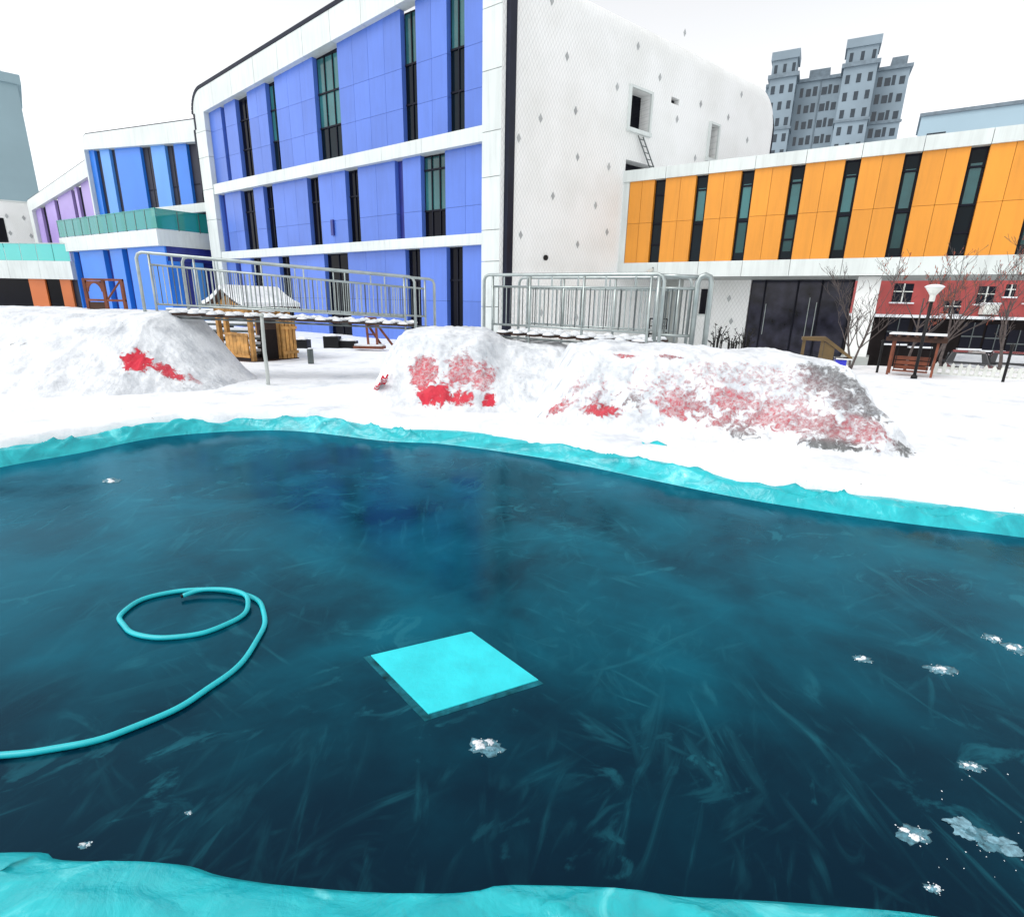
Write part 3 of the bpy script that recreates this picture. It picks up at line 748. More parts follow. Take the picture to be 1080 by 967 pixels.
# white shingled side wall with openings
holes = [(6.95, 8.30, 9.38, 10.95), (9.82, 10.42, 10.96, 11.22), (13.15, 13.85, 9.15, 10.70), (6.96, 8.9, 7.2, 8.1)]
xs = sorted({-.16, 18.0} | {h[0] for h in holes} | {h[1] for h in holes}); zz = sorted({-.5, 12.7} | {h[2] for h in holes} | {h[3] for h in holes})
mb = MB()
for i in range(len(xs) - 1):
    for j in range(len(zz) - 1):
        cx, cz = (xs[i] + xs[i + 1]) / 2, (zz[j] + zz[j + 1]) / 2
        if any(h[0] < cx < h[1] and h[2] < cz < h[3] for h in holes): continue
        mb.add([(xs[i], 0, zz[j]), (xs[i + 1], 0, zz[j]), (xs[i + 1], 0, zz[j + 1]), (xs[i], 0, zz[j + 1])], [(0, 1, 2, 3)])
for (a, b2, z0, z1) in holes:
    dd = -.55
    mb.add([(a, 0, z0), (b2, 0, z0), (b2, 0, z1), (a, 0, z1), (a, dd, z0), (b2, dd, z0), (b2, dd, z1), (a, dd, z1)], [(0, 1, 5, 4), (1, 2, 6, 5), (2, 3, 7, 6), (3, 0, 4, 7)])
# rounded top edge (wall turns into roof) and rounded far corner
rt = 1.1; nseg = 10
prev = [(-.16, 0, 12.7), (18.0, 0, 12.7)]
for k in range(1, nseg + 1):
    a = R(90) * k / nseg
    cur = [(-.16, -rt * (1 - math.cos(a)), 12.7 + rt * math.sin(a)), (18.0, -rt * (1 - math.cos(a)), 12.7 + rt * math.sin(a))]
    mb.add([prev[0], prev[1], cur[1], cur[0]], [(0, 1, 2, 3)]); prev = cur
mb.add([prev[0], prev[1], (18.0, -6, 13.8), (-.16, -6, 13.8)], [(0, 1, 2, 3)])
rr = 1.25                                   # far end: cylinder corner + cap
xprev = 18.0
for k in range(1, 9):
    a = R(90) * k / 8
    xk = 18.0 + rr * math.sin(a); drop = rr * (1 - math.cos(a))
    x0, d0 = xprev, rr * (1 - math.cos(R(90) * (k - 1) / 8))
    mb.add([(x0, 0, -.5), (xk, 0, -.5), (xk, 0, 12.7 - drop), (x0, 0, 12.7 - d0)], [(0, 1, 2, 3)])
    for q in range(nseg):
        a1, a2 = R(90) * q / nseg, R(90) * (q + 1) / nseg
        mb.add([(x0, -rt * (1 - math.cos(a1)), 12.7 - d0 + rt * math.sin(a1)), (xk, -rt * (1 - math.cos(a1)), 12.7 - drop + rt * math.sin(a1)),
                (xk, -rt * (1 - math.cos(a2)), 12.7 - drop + rt * math.sin(a2)), (x0, -rt * (1 - math.cos(a2)), 12.7 - d0 + rt * math.sin(a2))], [(0, 1, 2, 3)])
    mb.add([(x0, -rt, 13.8 - d0), (xk, -rt, 13.8 - drop), (xk, -6, 13.8 - drop), (x0, -6, 13.8 - d0)], [(0, 1, 2, 3)])
    xprev = xk
mb.add([(xprev, 0, -.5), (xprev, -6, -.5), (xprev, -6, 12.55), (xprev, 0, 11.45)], [(0, 1, 2, 3)])
wl = mb.build('shingled_wall', 'diamond_clad', main, FW.M)
mb = MB()                                    # dark edging at the far end
pth = [(19.28, .02, 6.5), (19.28, .02, 11.3)] + [(18.0 + 1.28 * math.cos(R(90) * k / 8), .02 - .02 * k, 11.45 + 1.28 * math.sin(R(90) * k / 8) + .12 * k / 8) for k in range(1, 7)]
mb.tube(pth, .045, 6).build('end_trim', 'dark_trim', main, FW.M)
# windows in the wall
for i, (a, b2, z0, z1) in enumerate(holes):
    if i in (0, 2):
        w_ = FW.box('window', 'frame_dark', main, a - .02, b2 + .02, z0 - .02, z1 + .02, -.62, -.56)
        FW.box('pane', 'glass_black', w_, a + .05, b2 - .05, z0 + .05, z1 - .05, -.558, -.54)
        FW.box('sill', 'white_clad', w_, a - .12, b2 + .14, z0 - .16, z0 - .003, -.05, .16)
        for (q0, q1) in ((a - .12, a - .003), (b2 + .003, b2 + .12)): FW.box('jamb', 'white_clad', w_, q0, q1, z0, z1 + .1, -.05, .10)
        FW.box('lintel', 'white_clad', w_, a, b2, z1 + .003, z1 + .1, -.05, .10)
    else:
        FW.box('opening', 'frame_dark', main, a - .01, b2 + .01, z0 - .01, z1 + .01, -.60, -.3 if i == 1 else -.56)
# scattered grey diamond tiles
for (px, py) in ((598, 60), (673, 49), (651, 92), (607, 117), (696, 82), (570, 125), (547, 146), (714, 126), (739, 110), (768, 124), (782, 100), (788, 148), (609, 166), (642, 176), (733, 167),
                 (583, 207), (628, 217), (549, 248), (609, 258), (640, 245), (582, 1), (722, 35), (571, 330), (608, 335)):
    s_, z_ = FW.sz(px, py)
    FW.prism('grey_tile', 'grey_tile', wl, [(s_ - .10, z_), (s_, z_ - .165), (s_ + .10, z_), (s_, z_ + .165)], .004, .02)
s_, z_ = FW.sz(575, 272)
v_ = MB().tube([FW.pt(s_, .0, z_), FW.pt(s_, .07, z_)], .11, 16).build('vent', 'black_metal', main)
# roof ladder lying against the wall
lad = thing('ladder', FW.pt(8.9, .5, 7.6), 'small metal ladder leaning below the square window of the white wall', 'ladder')
for off in (0, .34):
    MB().tube([FW.pt(8.55 + off, .30, 7.62), FW.pt(7.55 + off, .10, 9.15)], .028, 6).build('rail', 'steel_dark', lad)
for k in range(6):
    t = (k + .5) / 6; c = FW.pt(8.55 - t, .30 - .2 * t, 7.62 + 1.53 * t)
    MB().tube([c, c + FW.d * .34], .02, 6).build('rung', 'steel_dark', lad)

# ================================================================== YELLOW WING
yo = FW.pt(6.96)
FY = Fac(yo, -57)
wing = thing('school_wing', FY.pt(-10, -3, -.5), 'long yellow panelled wing raised on a white pillar, with dark upright windows', 'building')
YL, YR = .35, -19.0
zy0, zy1, zyt, zyb = 3.62, 7.12, 7.60, 2.98
MB().column([FY.pt(YL, -.35).to_2d()[:], FY.pt(YR, -.35).to_2d()[:], FY.pt(YR, -4.5).to_2d()[:], FY.pt(YL, -4.5).to_2d()[:]], zyb + .02, 7.4).build('core_wall', 'dark_core', wing)
MB().column([FY.pt(YL, -.2).to_2d()[:], FY.pt(YR, -.2).to_2d()[:], FY.pt(YR, -4.4).to_2d()[:], FY.pt(YL, -4.4).to_2d()[:]], 7.41, 7.56).build('roof', 'snow', wing)
MB().column([FY.pt(YL, -.06).to_2d()[:], FY.pt(YR, -.06).to_2d()[:], FY.pt(YR, -4.4).to_2d()[:], FY.pt(YL, -4.4).to_2d()[:]], zyb, zyb + .018).build('soffit', 'concrete', wing)
wins = [(-1.46 - 1.842 * k, -1.96 - 1.842 * k) for k in range(9)]
jo = [YL] + [b2 for a, b2 in wins] + [YR]
for a, b2 in zip(jo[:-1], jo[1:]):
    FY.box('cladding_panel', 'white_clad', wing, b2 + .008, a - .008, zy1 + .003, zyt, -.35, .10)
    FY.box('cladding_panel', 'white_clad', wing, b2 + .008, a - .008, zyb, zy0 - .003, -.35, .06)
FY.box('cladding_panel', 'white_clad', wing, -.28, YL, zy0, zy1, -.35, .03)
bays(FY, wing, -.29, YR, wins, lambda s: zy0, lambda s: zy1, (5.34,), 'yellow_panel', cw=.68, np_=0.0, ng=-.33)
for i, (a, b2) in enumerate(wins):
    window(FY, wing, b2 + .003, a - .003, zy0 + .003, zy1 - .003, -.20, 'glass_deep', (), (5.2, 6.55) if i % 3 else (4.4, 5.3, 6.5), 0)
    if i >= 1:
        FY.box('pane', 'glass_teal', wing, b2 + .09, a - .10, 5.32, 6.62, -.186, -.176)
        if i >= 2 and i != 6: FY.box('pane', 'glass_mid', wing, b2 + .09, a - .10, 3.95, 5.14, -.186, -.176)
# underneath: shingled wall, glazed entrance, pillar
NB = -3.0
pw = thing('underpass_wall', FY.pt(-3.5, NB, -.5), 'white shingled wall with a narrow window under the yellow wing', 'wall')
MB().box(-5.55, -2.35, -.3, 0, -.5, zyb - .004).build('wall', 'diamond_clad', pw, FY.M @ Matrix.Translation((0, NB, 0)))
q = FY.box('window', 'frame_dark', pw, -3.62, -3.28, 1.35, 2.55, NB - .05, NB + .05)
FY.box('sill', 'white_clad', q, -3.68, -3.22, 1.27, 1.345, NB + .003, NB + .12)
FY.box('pane', 'glass_black', q, -3.58, -3.32, 1.4, 2.5, NB + .051, NB + .056)
for (px, py) in ((769, 315), (771, 339)):
    s_, z_ = FY.sz(px, py, NB)
    FY.prism('grey_tile', 'grey_tile', pw, [(s_ - .1, z_), (s_, z_ - .17), (s_ + .1, z_), (s_, z_ + .17)], NB + .004, NB + .02)
FY.box('return_wall', 'concrete', pw, -2.34, -.95, -.5, zyb - .004, NB - .3, NB - .02)
FY.box('doorway', 'frame_dark', pw, -.94, .3, -.5, zyb - .25, NB - .3, NB - .05)
FY.box('lintel', 'concrete', pw, -.94, .3, zyb - .245, zyb - .004, NB - .3, NB - .04)
gl = thing('entrance_glazing', FY.pt(-7.6, NB, -.5), 'tall dark glazed entrance front beneath the yellow wing', 'glass front')
FY.box('backing', 'dark_core', gl, -9.75, -5.58, -.5, zyb - .006, NB - .4, NB - .1)
cuts = [-5.58, -6.2, -7.58, -8.55, -9.75]
for a, b2 in zip(cuts[:-1], cuts[1:]):
    FY.box('pane', 'glass_entrance', gl, b2 + .04, a - .04, -.2, zyb - .1, NB - .09, NB - .06)
    FY.box('mullion', 'frame_dark', gl, b2 - .03, b2 + .03, -.5, zyb - .008, NB - .095, NB + .0)
for (s_, z0, z1) in ((-6.35, .5, 1.9), (-8.15, .4, 2.2), (-8.45, .5, 2.0)):
    MB().tube([FY.pt(s_, NB + .05, z0), FY.pt(s_ , NB + .05, z1)], .018, 8).build('pull_handle', 'steel', gl)
pl = thing('pillar', FY.pt(-10.3, -.6, -.5), 'thick white square pillar holding up the yellow wing', 'pillar')
MB().column([FY.pt(-9.95, -.35).to_2d()[:], FY.pt(-10.72, -.35).to_2d()[:], FY.pt(-10.72, -1.5).to_2d()[:], FY.pt(-9.95, -1.5).to_2d()[:]], -.6, zyb - .004).build('shaft', 'white_plain', pl, bevel=.02)
MB().column([FY.pt(-9.85, -.25).to_2d()[:], FY.pt(-10.82, -.25).to_2d()[:], FY.pt(-10.82, -1.6).to_2d()[:], FY.pt(-9.85, -1.6).to_2d()[:]], -.62, -.1).build('plinth', 'concrete', pl)
sp_ = thing('spotlight', FY.pt(-1.6, .3, 3.1), 'small pale spotlight fixed under the left end of the yellow wing', 'spotlight')
MB().tube([FY.pt(-1.75, .12, 3.3), FY.pt(-1.62, .42, 3.12)], [.07, .13], 12).build('housing', 'lamp_white', sp_)
MB().tube([FY.pt(-1.75, .06, 3.4), FY.pt(-1.75, .14, 3.28)], .03, 8).build('bracket', 'steel_dark', sp_)

# ================================================================== AZURE BUILDING WITH BALCONY
P2 = at_y(204, 200, 39.5)
F2 = Fac(P2, -62)
az = thing('school_block', F2.pt(6, -4, -.4), 'bright azure block with green glass balcony behind the railing, left of the tall building', 'building')
_, zi = F2.sz(91, 157.6); _, zi2 = F2.sz(200, 150)
sl_, zt2 = F2.sz(84.5, 143); sli, _ = F2.sz(92.5, 180)
_, ztr = F2.sz(201, 126.5)
MB().column([F2.pt(sl_ - .1, -.5).to_2d()[:], F2.pt(-3.5, -.5).to_2d()[:], F2.pt(-3.5, -8).to_2d()[:], F2.pt(sl_ - .1, -8).to_2d()[:]], -.5, min(zt2, ztr) - .3).build('core_wall', 'dark_core', az)
sr2 = -3.4
def t2o(s): return zt2 + (ztr - zt2) * (sl_ - s) / (sl_ + .56)
def t2i(s): return zi + (zi2 - zi) * (sli - s) / (sli + .4)
rc2 = .8
pp = [(sli, t2i(sli)), (sl_ - rc2, t2i(sl_ - rc2)) if sl_ - rc2 < sli else (sli, t2i(sli) + .01)]
pp = [(sl_, 5.0)] + [(sl_ - rc2 + rc2 * math.cos(R(90) * k / 7), t2o(sl_) - rc2 + rc2 * math.sin(R(90) * k / 7)) for k in range(8)] + [(sr2, t2o(sr2)), (sr2, t2i(sr2)), (sli, t2i(sli)), (sli, 5.0)]
F2.prism('frame', 'white_clad', az, pp, -.5, 0)
mb = MB()
ep = [(sl_, 6.0)] + [(sl_ - rc2 + (rc2 + .01) * math.cos(R(90) * k / 7), t2o(sl_) - rc2 + (rc2 + .01) * math.sin(R(90) * k / 7)) for k in range(8)] + [(sr2, t2o(sr2) + .01)]
mb.tube([(p[0], -.1, p[1]) for p in ep], .09, 6).build('roof_edge', 'dark_trim', az, F2.M)
def f2s(x, y): return F2.sz(x, y, -.3)[0]
wins2 = [(f2s(99, 160), f2s(105, 160)), (f2s(115, 160), f2s(121, 160)), (f2s(147.5, 158), f2s(159, 158)), (f2s(173.5, 155), f2s(183, 155)), (f2s(196, 152), f2s(212, 152))]
zfl = F2.sz(212, 214)[1]
bays(F2, az, sli, sr2, wins2, lambda s: 5.0, t2i, (), 'azure_panel', mats=['azure_panel', 'azure_light', 'azure_panel', 'azure_light', 'azure_panel', 'azure_panel'], cw=2.6)
for i, (a, b2) in enumerate(wins2):
    if i < 2: F2.box('window', 'blue_dark', az, b2 + .002, a - .002, 5.0, t2i(b2) - .01, NG - .05, NG)
    else: window(F2, az, b2 + .003, a - .003, 5.0, t2i(a) - .05, NG - .02, 'glass_black', mid(a, b2, 2), (9.0,))
F2.box('floor_band', 'white_clad', az, sr2, f2s(163, 221), zfl - .55, zfl, -.28, -.02)
# balcony
FB = Fac(at_y(166, 250, 36.2), -59)
FBr = Fac(at_y(166, 250, 36.2), 38)
bl = FB.sz(64, 262)[0]
zbt, zbb = FB.sz(166, 241.4)[1], FB.sz(166, 259)[1]
zgt = FB.sz(163, 220)[1]
dep = 6.0
def along(a, b2): return (FB.pt(a) + FBr.d * b2).to_2d()[:]
cutb = [0, 3.4, 6.6, 9.8, bl]
for a, b2 in zip(cutb[:-1], cutb[1:]):
    MB().column([along(a + .01, 0), along(b2 - .01, 0), along(b2 - .01, dep), along(a + .01, dep)], zbb, zbt).build('balcony_slab', 'white_clad', az)
MB().column([along(.15, .15), along(bl - .2, .15), along(bl - .2, dep), along(.15, dep)], zbt + .002, zbt + .06).build('balcony_snow', 'snow', az)
npan = 11
for k in range(npan):
    a, b2 = bl * k / npan + .03, bl * (k + 1) / npan - .03
    FB.box('glass_panel', 'glass_green', az, a, b2, zbt + .06, zgt, -.10, -.085)
    FB.box('baluster', 'steel_dark', az, b2 + .005, b2 + .055, zbt + .003, zgt + .02, -.12, -.07)
FB.box('handrail', 'glass_green', az, 0, bl, zgt + .003, zgt + .07, -.13, -.06)
for k in range(3):
    FBr.box('glass_panel', 'glass_green', az, .1 + k * 1.3, 1.35 + k * 1.3, zbt + .06, zgt, -.12, -.105)
    FBr.box('baluster', 'steel_dark', az, 1.355 + k * 1.3, 1.395 + k * 1.3, zbt + .003, zgt + .02, -.13, -.09)
FBr.box('handrail', 'glass_green', az, 0.1, 4.0, zgt + .003, zgt + .07, -.14, -.07)
# lower storey under the balcony
FL = Fac(FB.pt(0, -.35), -59)
FLr = Fac(FB.pt(0, -.35) + FBr.d * .0, 38)
lw = [(FL.sz(82, 290)[0], FL.sz(88, 290)[0]), (FL.sz(112, 285)[0], FL.sz(119, 285)[0]), (FL.sz(131, 280)[0], FL.sz(137, 280)[0])]
MB().column([FL.pt(bl - .6, -.4).to_2d()[:], FL.pt(.35, -.4).to_2d()[:], (FL.pt(.35, -.4) + FLr.d * 4.5).to_2d()[:], (FL.pt(bl - .6, -.4) + FLr.d * 4).to_2d()[:]], -.5, zbb - .01).build('core_wall', 'blue_dark', az)
bays(FL, az, bl - .5, 0.05, lw, lambda s: -.5, lambda s: zbb - .005, (), 'azure_panel', cw=3.2, np_=0, ng=-.38)
for a, b2 in lw: FL.box('window', 'blue_dark', az, b2 + .002, a - .002, -.5, zbb - .006, -.39, -.30)
for k in range(6):
    FLr.box('panel', ('azure_panel', 'blue_dark', 'azure_light', 'blue_dark', 'azure_panel', 'blue_dark')[k], az, .1 + k * .72, .78 + k * .72, -.5, zbb - .9, -.4, .02 if k % 2 == 0 else -.15)
FLr.box('beam', 'blue_dark', az, .1, 4.4, zbb - .895, zbb - .005, -.4, -.05)

# ================================================================== LILAC BUILDING AND WHITE BLOCK, FAR LEFT
P3 = at_y(85, 200, 52.0)
F3 = Fac(P3, -57)
li = thing('school_block', F3.pt(6, -4, -.4), 'lilac panelled block with a sloping white roof frame, left of the azure one', 'building')
s3l, z3l = F3.sz(28, 212); s3i, z3i = F3.sz(33.5, 222); s3r, z3r = F3.sz(88, 170); _, z3ri = F3.sz(88, 188)
def t3o(s): return z3l + (z3r - z3l) * (s3l - s) / (s3l - s3r)
def t3i(s): return z3i + (z3ri - z3i) * (s3i - s) / (s3i - s3r)
e3 = -4.0
MB().column([F3.pt(s3l - .2, -.55).to_2d()[:], F3.pt(e3, -.55).to_2d()[:], F3.pt(e3, -8).to_2d()[:], F3.pt(s3l - .2, -8).to_2d()[:]], -.5, z3l - .4).build('core_wall', 'dark_core', li)
F3.prism('frame', 'white_clad', li, [(s3l, -.5), (s3l, t3o(s3l) - .25), (s3l - .25, t3o(s3l - .25)), (e3, t3o(e3)), (e3, t3i(e3)), (s3i, t3i(s3i)), (s3i, -.5)], -.5, 0)
mb = MB(); mb.tube([(s3l, -.1, 5), (s3l, -.1, t3o(s3l) - .2), (s3l - .25, -.1, t3o(s3l - .25) + .02), (e3, -.1, t3o(e3) + .02)], .09, 6).build('roof_edge', 'dark_trim', li, F3.M)
w3 = [(F3.sz(44, 225, -.3)[0], F3.sz(49, 225, -.3)[0]), (F3.sz(57, 212, -.3)[0], F3.sz(61, 212, -.3)[0]), (F3.sz(74.5, 200, -.3)[0], F3.sz(78, 200, -.3)[0]), (F3.sz(80, 196, -.3)[0], F3.sz(85, 196, -.3)[0])]
bays(F3, li, s3i, e3, w3, lambda s: 3.0, t3i, (), 'lilac_panel', cw=2.4)
for a, b2 in w3: F3.box('window', 'frame_dark', li, b2 + .002, a - .002, 3.0, t3i(a) - .02, NG - .05, NG)

F4 = Fac(at_y(36, 250, 62.0), -122)
wb = thing('white_block', F4.pt(5, -4, -.4), 'plain white shingled block with one dark window at the left edge', 'building')
zb4 = F4.sz(10, 213)[1]
MB().box(-.6, 14, -8, 0, -.5, zb4).build('wall', 'diamond_clad', wb, F4.M)
MB().box(-.7, 14.1, -8, .06, zb4 + .003, zb4 + .15).build('parapet', 'white_clad', wb, F4.M)
a, z0 = F4.sz(5, 257); b2, z1 = F4.sz(2, 230)
F4.box('window', 'glass_black', wb, F4.sz(7, 245)[0], 8.0, z0 - .4, z1, -.1, .03)
for (px, py) in ((7, 228), (25, 230), (11, 246), (33, 249)):
    s_, z_ = F4.sz(px, py); F4.prism('grey_tile', 'grey_tile', wb, [(s_ - .16, z_), (s_, z_ - .26), (s_ + .16, z_), (s_, z_ + .26)], .004, .03)
F5 = Fac(at_y(72, 285, 43.0), -83)
ob = thing('entrance_terrace', F5.pt(4, -2, -.4), 'low terrace with mint glass balustrade over black and orange panels at the left edge', 'terrace')
zt5, zb5 = F5.sz(30, 275)[1], F5.sz(30, 294)[1]; zg5 = F5.sz(30, 257)[1]
cutt = [-.3, 2.5, 5.2, 7.9, 12]
for a, b2 in zip(cutt[:-1], cutt[1:]): F5.box('slab', 'white_clad', ob, a + .01, b2 - .01, zb5, zt5, -5, 0)
for k in range(8): F5.box('glass_panel', 'glass_mint', ob, -.25 + k * 1.4, 1.1 + k * 1.4, zt5 + .01, zg5, -.12, -.1)
F5.box('handrail', 'steel', ob, -.3, 11, zg5 + .003, zg5 + .07, -.14, -.08)
F5.box('core_wall', 'dark_core', ob, -.2, 12, -.5, zb5 - .004, -5, -.4)
for (xa, xb, mm) in ((29, 46, 'orange_panel'), (62, 73, 'orange_panel'), (46.3, 61.7, 'glass_black'), (-30, 28.7, 'glass_black')):
    F5.box('panel', mm, ob, F5.sz(xb, 305)[0], F5.sz(xa, 305)[0], -.5, zb5 - .006, -.38, -.22 if 'orange' in mm else -.33)

# ================================================================== FAR TOWERS
pt_ = at_y(9, 150, 95.0)
FT = Fac(at_y(20, 100, 95.0), -131)
gt = thing('tower_block', FT.pt(6, -6, -.5), 'pale grey-blue tower with a stepped top at the left edge', 'tower')
ztop = FT.sz(10, 88)[1]
MB().box(0, 16, -14, 0, -.5, ztop).build('wall', 'pale_tower', gt, FT.M)
MB().box(-.5, 16.5, -14.5, .5, ztop + .004, ztop + 1.3).build('cornice', 'pale_tower', gt, FT.M)
MB().box(1.6, 15, -12, -.6, ztop + 1.304, ztop + 3.0).build('penthouse', 'pale_tower', gt, FT.M)

FT2 = Fac(at_y(890, 100, 122.0), -62)
at_ = thing('apartment_tower', FT2.pt(3, -5, -.5), 'grey-blue high-rise with two projecting bays and rows of small windows', 'tower')
zt = 47.2
FL_H = 3.0
MB().box(-10.6, 15.0, -12, -4.0, -.5, zt).build('wall', 'tower_wall', at_, FT2.M)
MB().box(-11.0, 15.0, -12.3, -3.6, zt + .004, zt + .6).build('cornice', 'tower_trim', at_, FT2.M)
for (a, b2) in ((3.2, 7.0), (-10.0, -7.4)):
    MB().box(a, b2, -11, -5.5, zt + .604, zt + 2.6).build('roof_hut', 'tower_trim', at_, FT2.M)
def twin(s, z, n0, ww=.75, hh=1.5, nm='window'):
    FT2.box(nm, 'tower_glass', at_, s - ww / 2, s + ww / 2, z, z + hh, n0 - .1, n0 + .03)
for (a, b2, name) in ((-4.9, .75, 'bay'), (9.0, 14.0, 'bay')):
    MB().box(a, b2, -4.2, 0, -.5, zt + .2).build(name, 'tower_wall', at_, FT2.M)
    MB().box(a - .4, b2 + .4, -4.4, .4, zt + .204, zt + .9).build('cornice', 'tower_trim', at_, FT2.M)
    MB().box(a + .3, b2 - .1, -5.2, -.2, zt + .904, zt + 3.5).build('penthouse', 'tower_wall', at_, FT2.M)
    MB().box(a - .0, b2 + .2, -5.5, .1, zt + 3.504, zt + 5.0).build('penthouse_cornice', 'tower_wall', at_, FT2.M)
    for zc in (zt - 9.3, zt - 15.2, zt - 21.5):
        MB().box(a - .25, b2 + .25, -4.3, .25, zc, zc + .4).build('string_course', 'tower_trim', at_, FT2.M)
    for k in range(3): twin(a + (b2 - a) * (k + .5) / 3, zt + 1.2, -.2, .6, 1.5)
    for f_ in range(13):
        for k in range(3): twin(a + (b2 - a) * (k + .5) / 3, zt - 2.6 - f_ * FL_H, 0)
        # side windows of the bay on its right flank
        MB().box(a - .03, a + .1, -3.4, -2.4, zt - 2.6 - f_ * FL_H, zt - .9 - f_ * FL_H).build('window', 'tower_glass', at_, FT2.M)
        MB().box(a - .03, a + .1, -1.7, -1.0, zt - 2.6 - f_ * FL_H, zt - .9 - f_ * FL_H).build('window', 'tower_glass', at_, FT2.M)
for f_ in range(13):
    for k, s_ in enumerate((-9.6, -8.2, -7.2, -5.9, 1.6, 2.7, 3.7, 5.4, 6.6, 7.9)):
        twin(s_, zt - 2.7 - f_ * FL_H, -4.0, (.9, .6, 1.0, .8)[k % 4], 1.7 if k % 2 else 1.4)
for zc in (zt - 9.3, zt - 15.2):
    MB().box(-10.85, -5.0, -4.3, -3.75, zc, zc + .4).build('string_course', 'tower_trim', at_, FT2.M)
MB().tube([FT2.pt(4.5, -3.9, -.5), FT2.pt(4.5, -3.9, zt)], .12, 6).build('drainpipe', 'tower_trim', at_)
FP = Fac(at_y(972, 124, 72.0), -57)
pb = thing('grey_block', FP.pt(-9, -4, -.5), 'flat pale blue-grey block rising over the right end of the yellow wing', 'building')
zp = FP.sz(1030, 116)[1]
MB().box(-20, 0, -8, 0, -.5, zp).build('wall', 'pale_block', pb, FP.M)
MB().box(-20.2, .2, -8.2, .2, zp + .004, zp + .35).build('parapet', 'tower_trim', pb, FP.M)
for (px) in (988, 1022): 
    s_, z_ = FP.sz(px, 138); FP.box('window', 'tower_glass', pb, s_ - .9, s_ + .9, z_ - 2.2, z_ - .2, -.1, .03)

# ================================================================== RED BUILDING
FR = Fac(at_y(918, 330, 40.0), -84, False)
rb = thing('red_building', FR.pt(-8, -3, -2.5), 'red walled building with snowy ledge and dark ground floor, seen under the yellow wing', 'building')
zl = FR.sz(1000, 336)[1]
MB().box(-26, 0, -8, 0, zl + .2, 9.0).build('wall', 'red_wall', rb, FR.M)
MB().box(-26.2, .3, -8, .5, zl, zl + .196).build('ledge', 'snow', rb, FR.M)
MB().box(-26.0, .1, -8, -.1, -3, zl - .004).build('ground_floor', 'dark_wall', rb, FR.M)
for (xa, xb, ya, yb) in ((944, 960, 299, 319), (997, 1011, 317, 331.5), (1033, 1046, 302, 321), (1062, 1069, 300, 313), (1085, 1098, 302, 320)):
    s0, z0 = FR.sz(xb, yb); s1, z1 = FR.sz(xa, ya); s0, s1 = min(s0, s1), max(s0, s1)
    q = FR.box('window', 'frame_dark', rb, s0, s1, z0, z1, -.2, .03)
    FR.box('mullion', 'lamp_white', q, (s0 + s1) / 2 - .04, (s0 + s1) / 2 + .04, z0, z1, .031, .07)
    FR.box('transom', 'lamp_white', q, s0, s1, z0 + (z1 - z0) * .55, z0 + (z1 - z0) * .55 + .06, .031, .066)
    FR.box('sill', 'snow', q, s0 - .15, s1 + .15, z0 - .1, z0 - .004, .0, .2)
for (px, py) in ((1027, 348), (948, 343), (975, 346), (1052, 350), (1075, 356)):
    s_, z_ = FR.sz(px, py)
    q = FR.box('ground_window', 'frame_dark', rb, s_ - .7, s_ + .7, z_ - 1.3, z_ + .5, -.2, -.06)
    FR.box('transom', 'steel_dark', q, s_ - .7, s_ + .7, z_ - .5, z_ - .42, -.059, -.03)
    FR.box('mullion', 'steel_dark', q, s_ - .03, s_ + .03, z_ - 1.3, z_ + .5, -.059, -.026)
    FR.box('sill', 'snow', q, s_ - .8, s_ + .8, z_ - 1.42, z_ - 1.304, -.1, .1)
s_, z_ = FR.sz(1040, 324)
ac = FR.box('air_conditioner', 'lamp_white', rb, s_ - .55, s_ + .45, z_ - .5, z_ + .2, .05, .5)
FR.box('snow_cap', 'snow', ac, s_ - .6, s_ + .5, z_ + .204, z_ + .3, .03, .52)
for (dx) in (-.4, .3): FR.box('bracket', 'steel_dark', ac, s_ + dx - .03, s_ + dx + .03, z_ - .9, z_ - .504, .03, .45)

# ================================================================== FOOTBRIDGES WITH RAILINGS
def lump_cap(c, rx, ry, h, seed, n=12):
    """a small rounded heap of snow"""
    mb = MB(); rg_ = random.Random(seed); ring = 4
    ph = [rg_.uniform(.75, 1.2) for _ in range(n)]
    for i in range(ring):
        a = R(90) * i / ring
        for j in range(n):
            t = 2 * math.pi * j / n; q = ph[j] * math.cos(a)
            mb.v.append((c[0] + rx * q * math.cos(t), c[1] + ry * q * math.sin(t), c[2] + h * math.sin(a) * (0.85 + .3 * ph[(j * 3) % n] - .3)))
    mb.v.append((c[0], c[1], c[2] + h))
    for i in range(ring - 1):
        for j in range(n): mb.f.append((i * n + j, i * n + (j + 1) % n, (i + 1) * n + (j + 1) % n, (i + 1) * n + j))
    for j in range(n): mb.f.append(((ring - 1) * n + j, (ring - 1) * n + (j + 1) % n, ring * n))
    mb.f.append(tuple(range(n - 1, -1, -1)))
    return mb

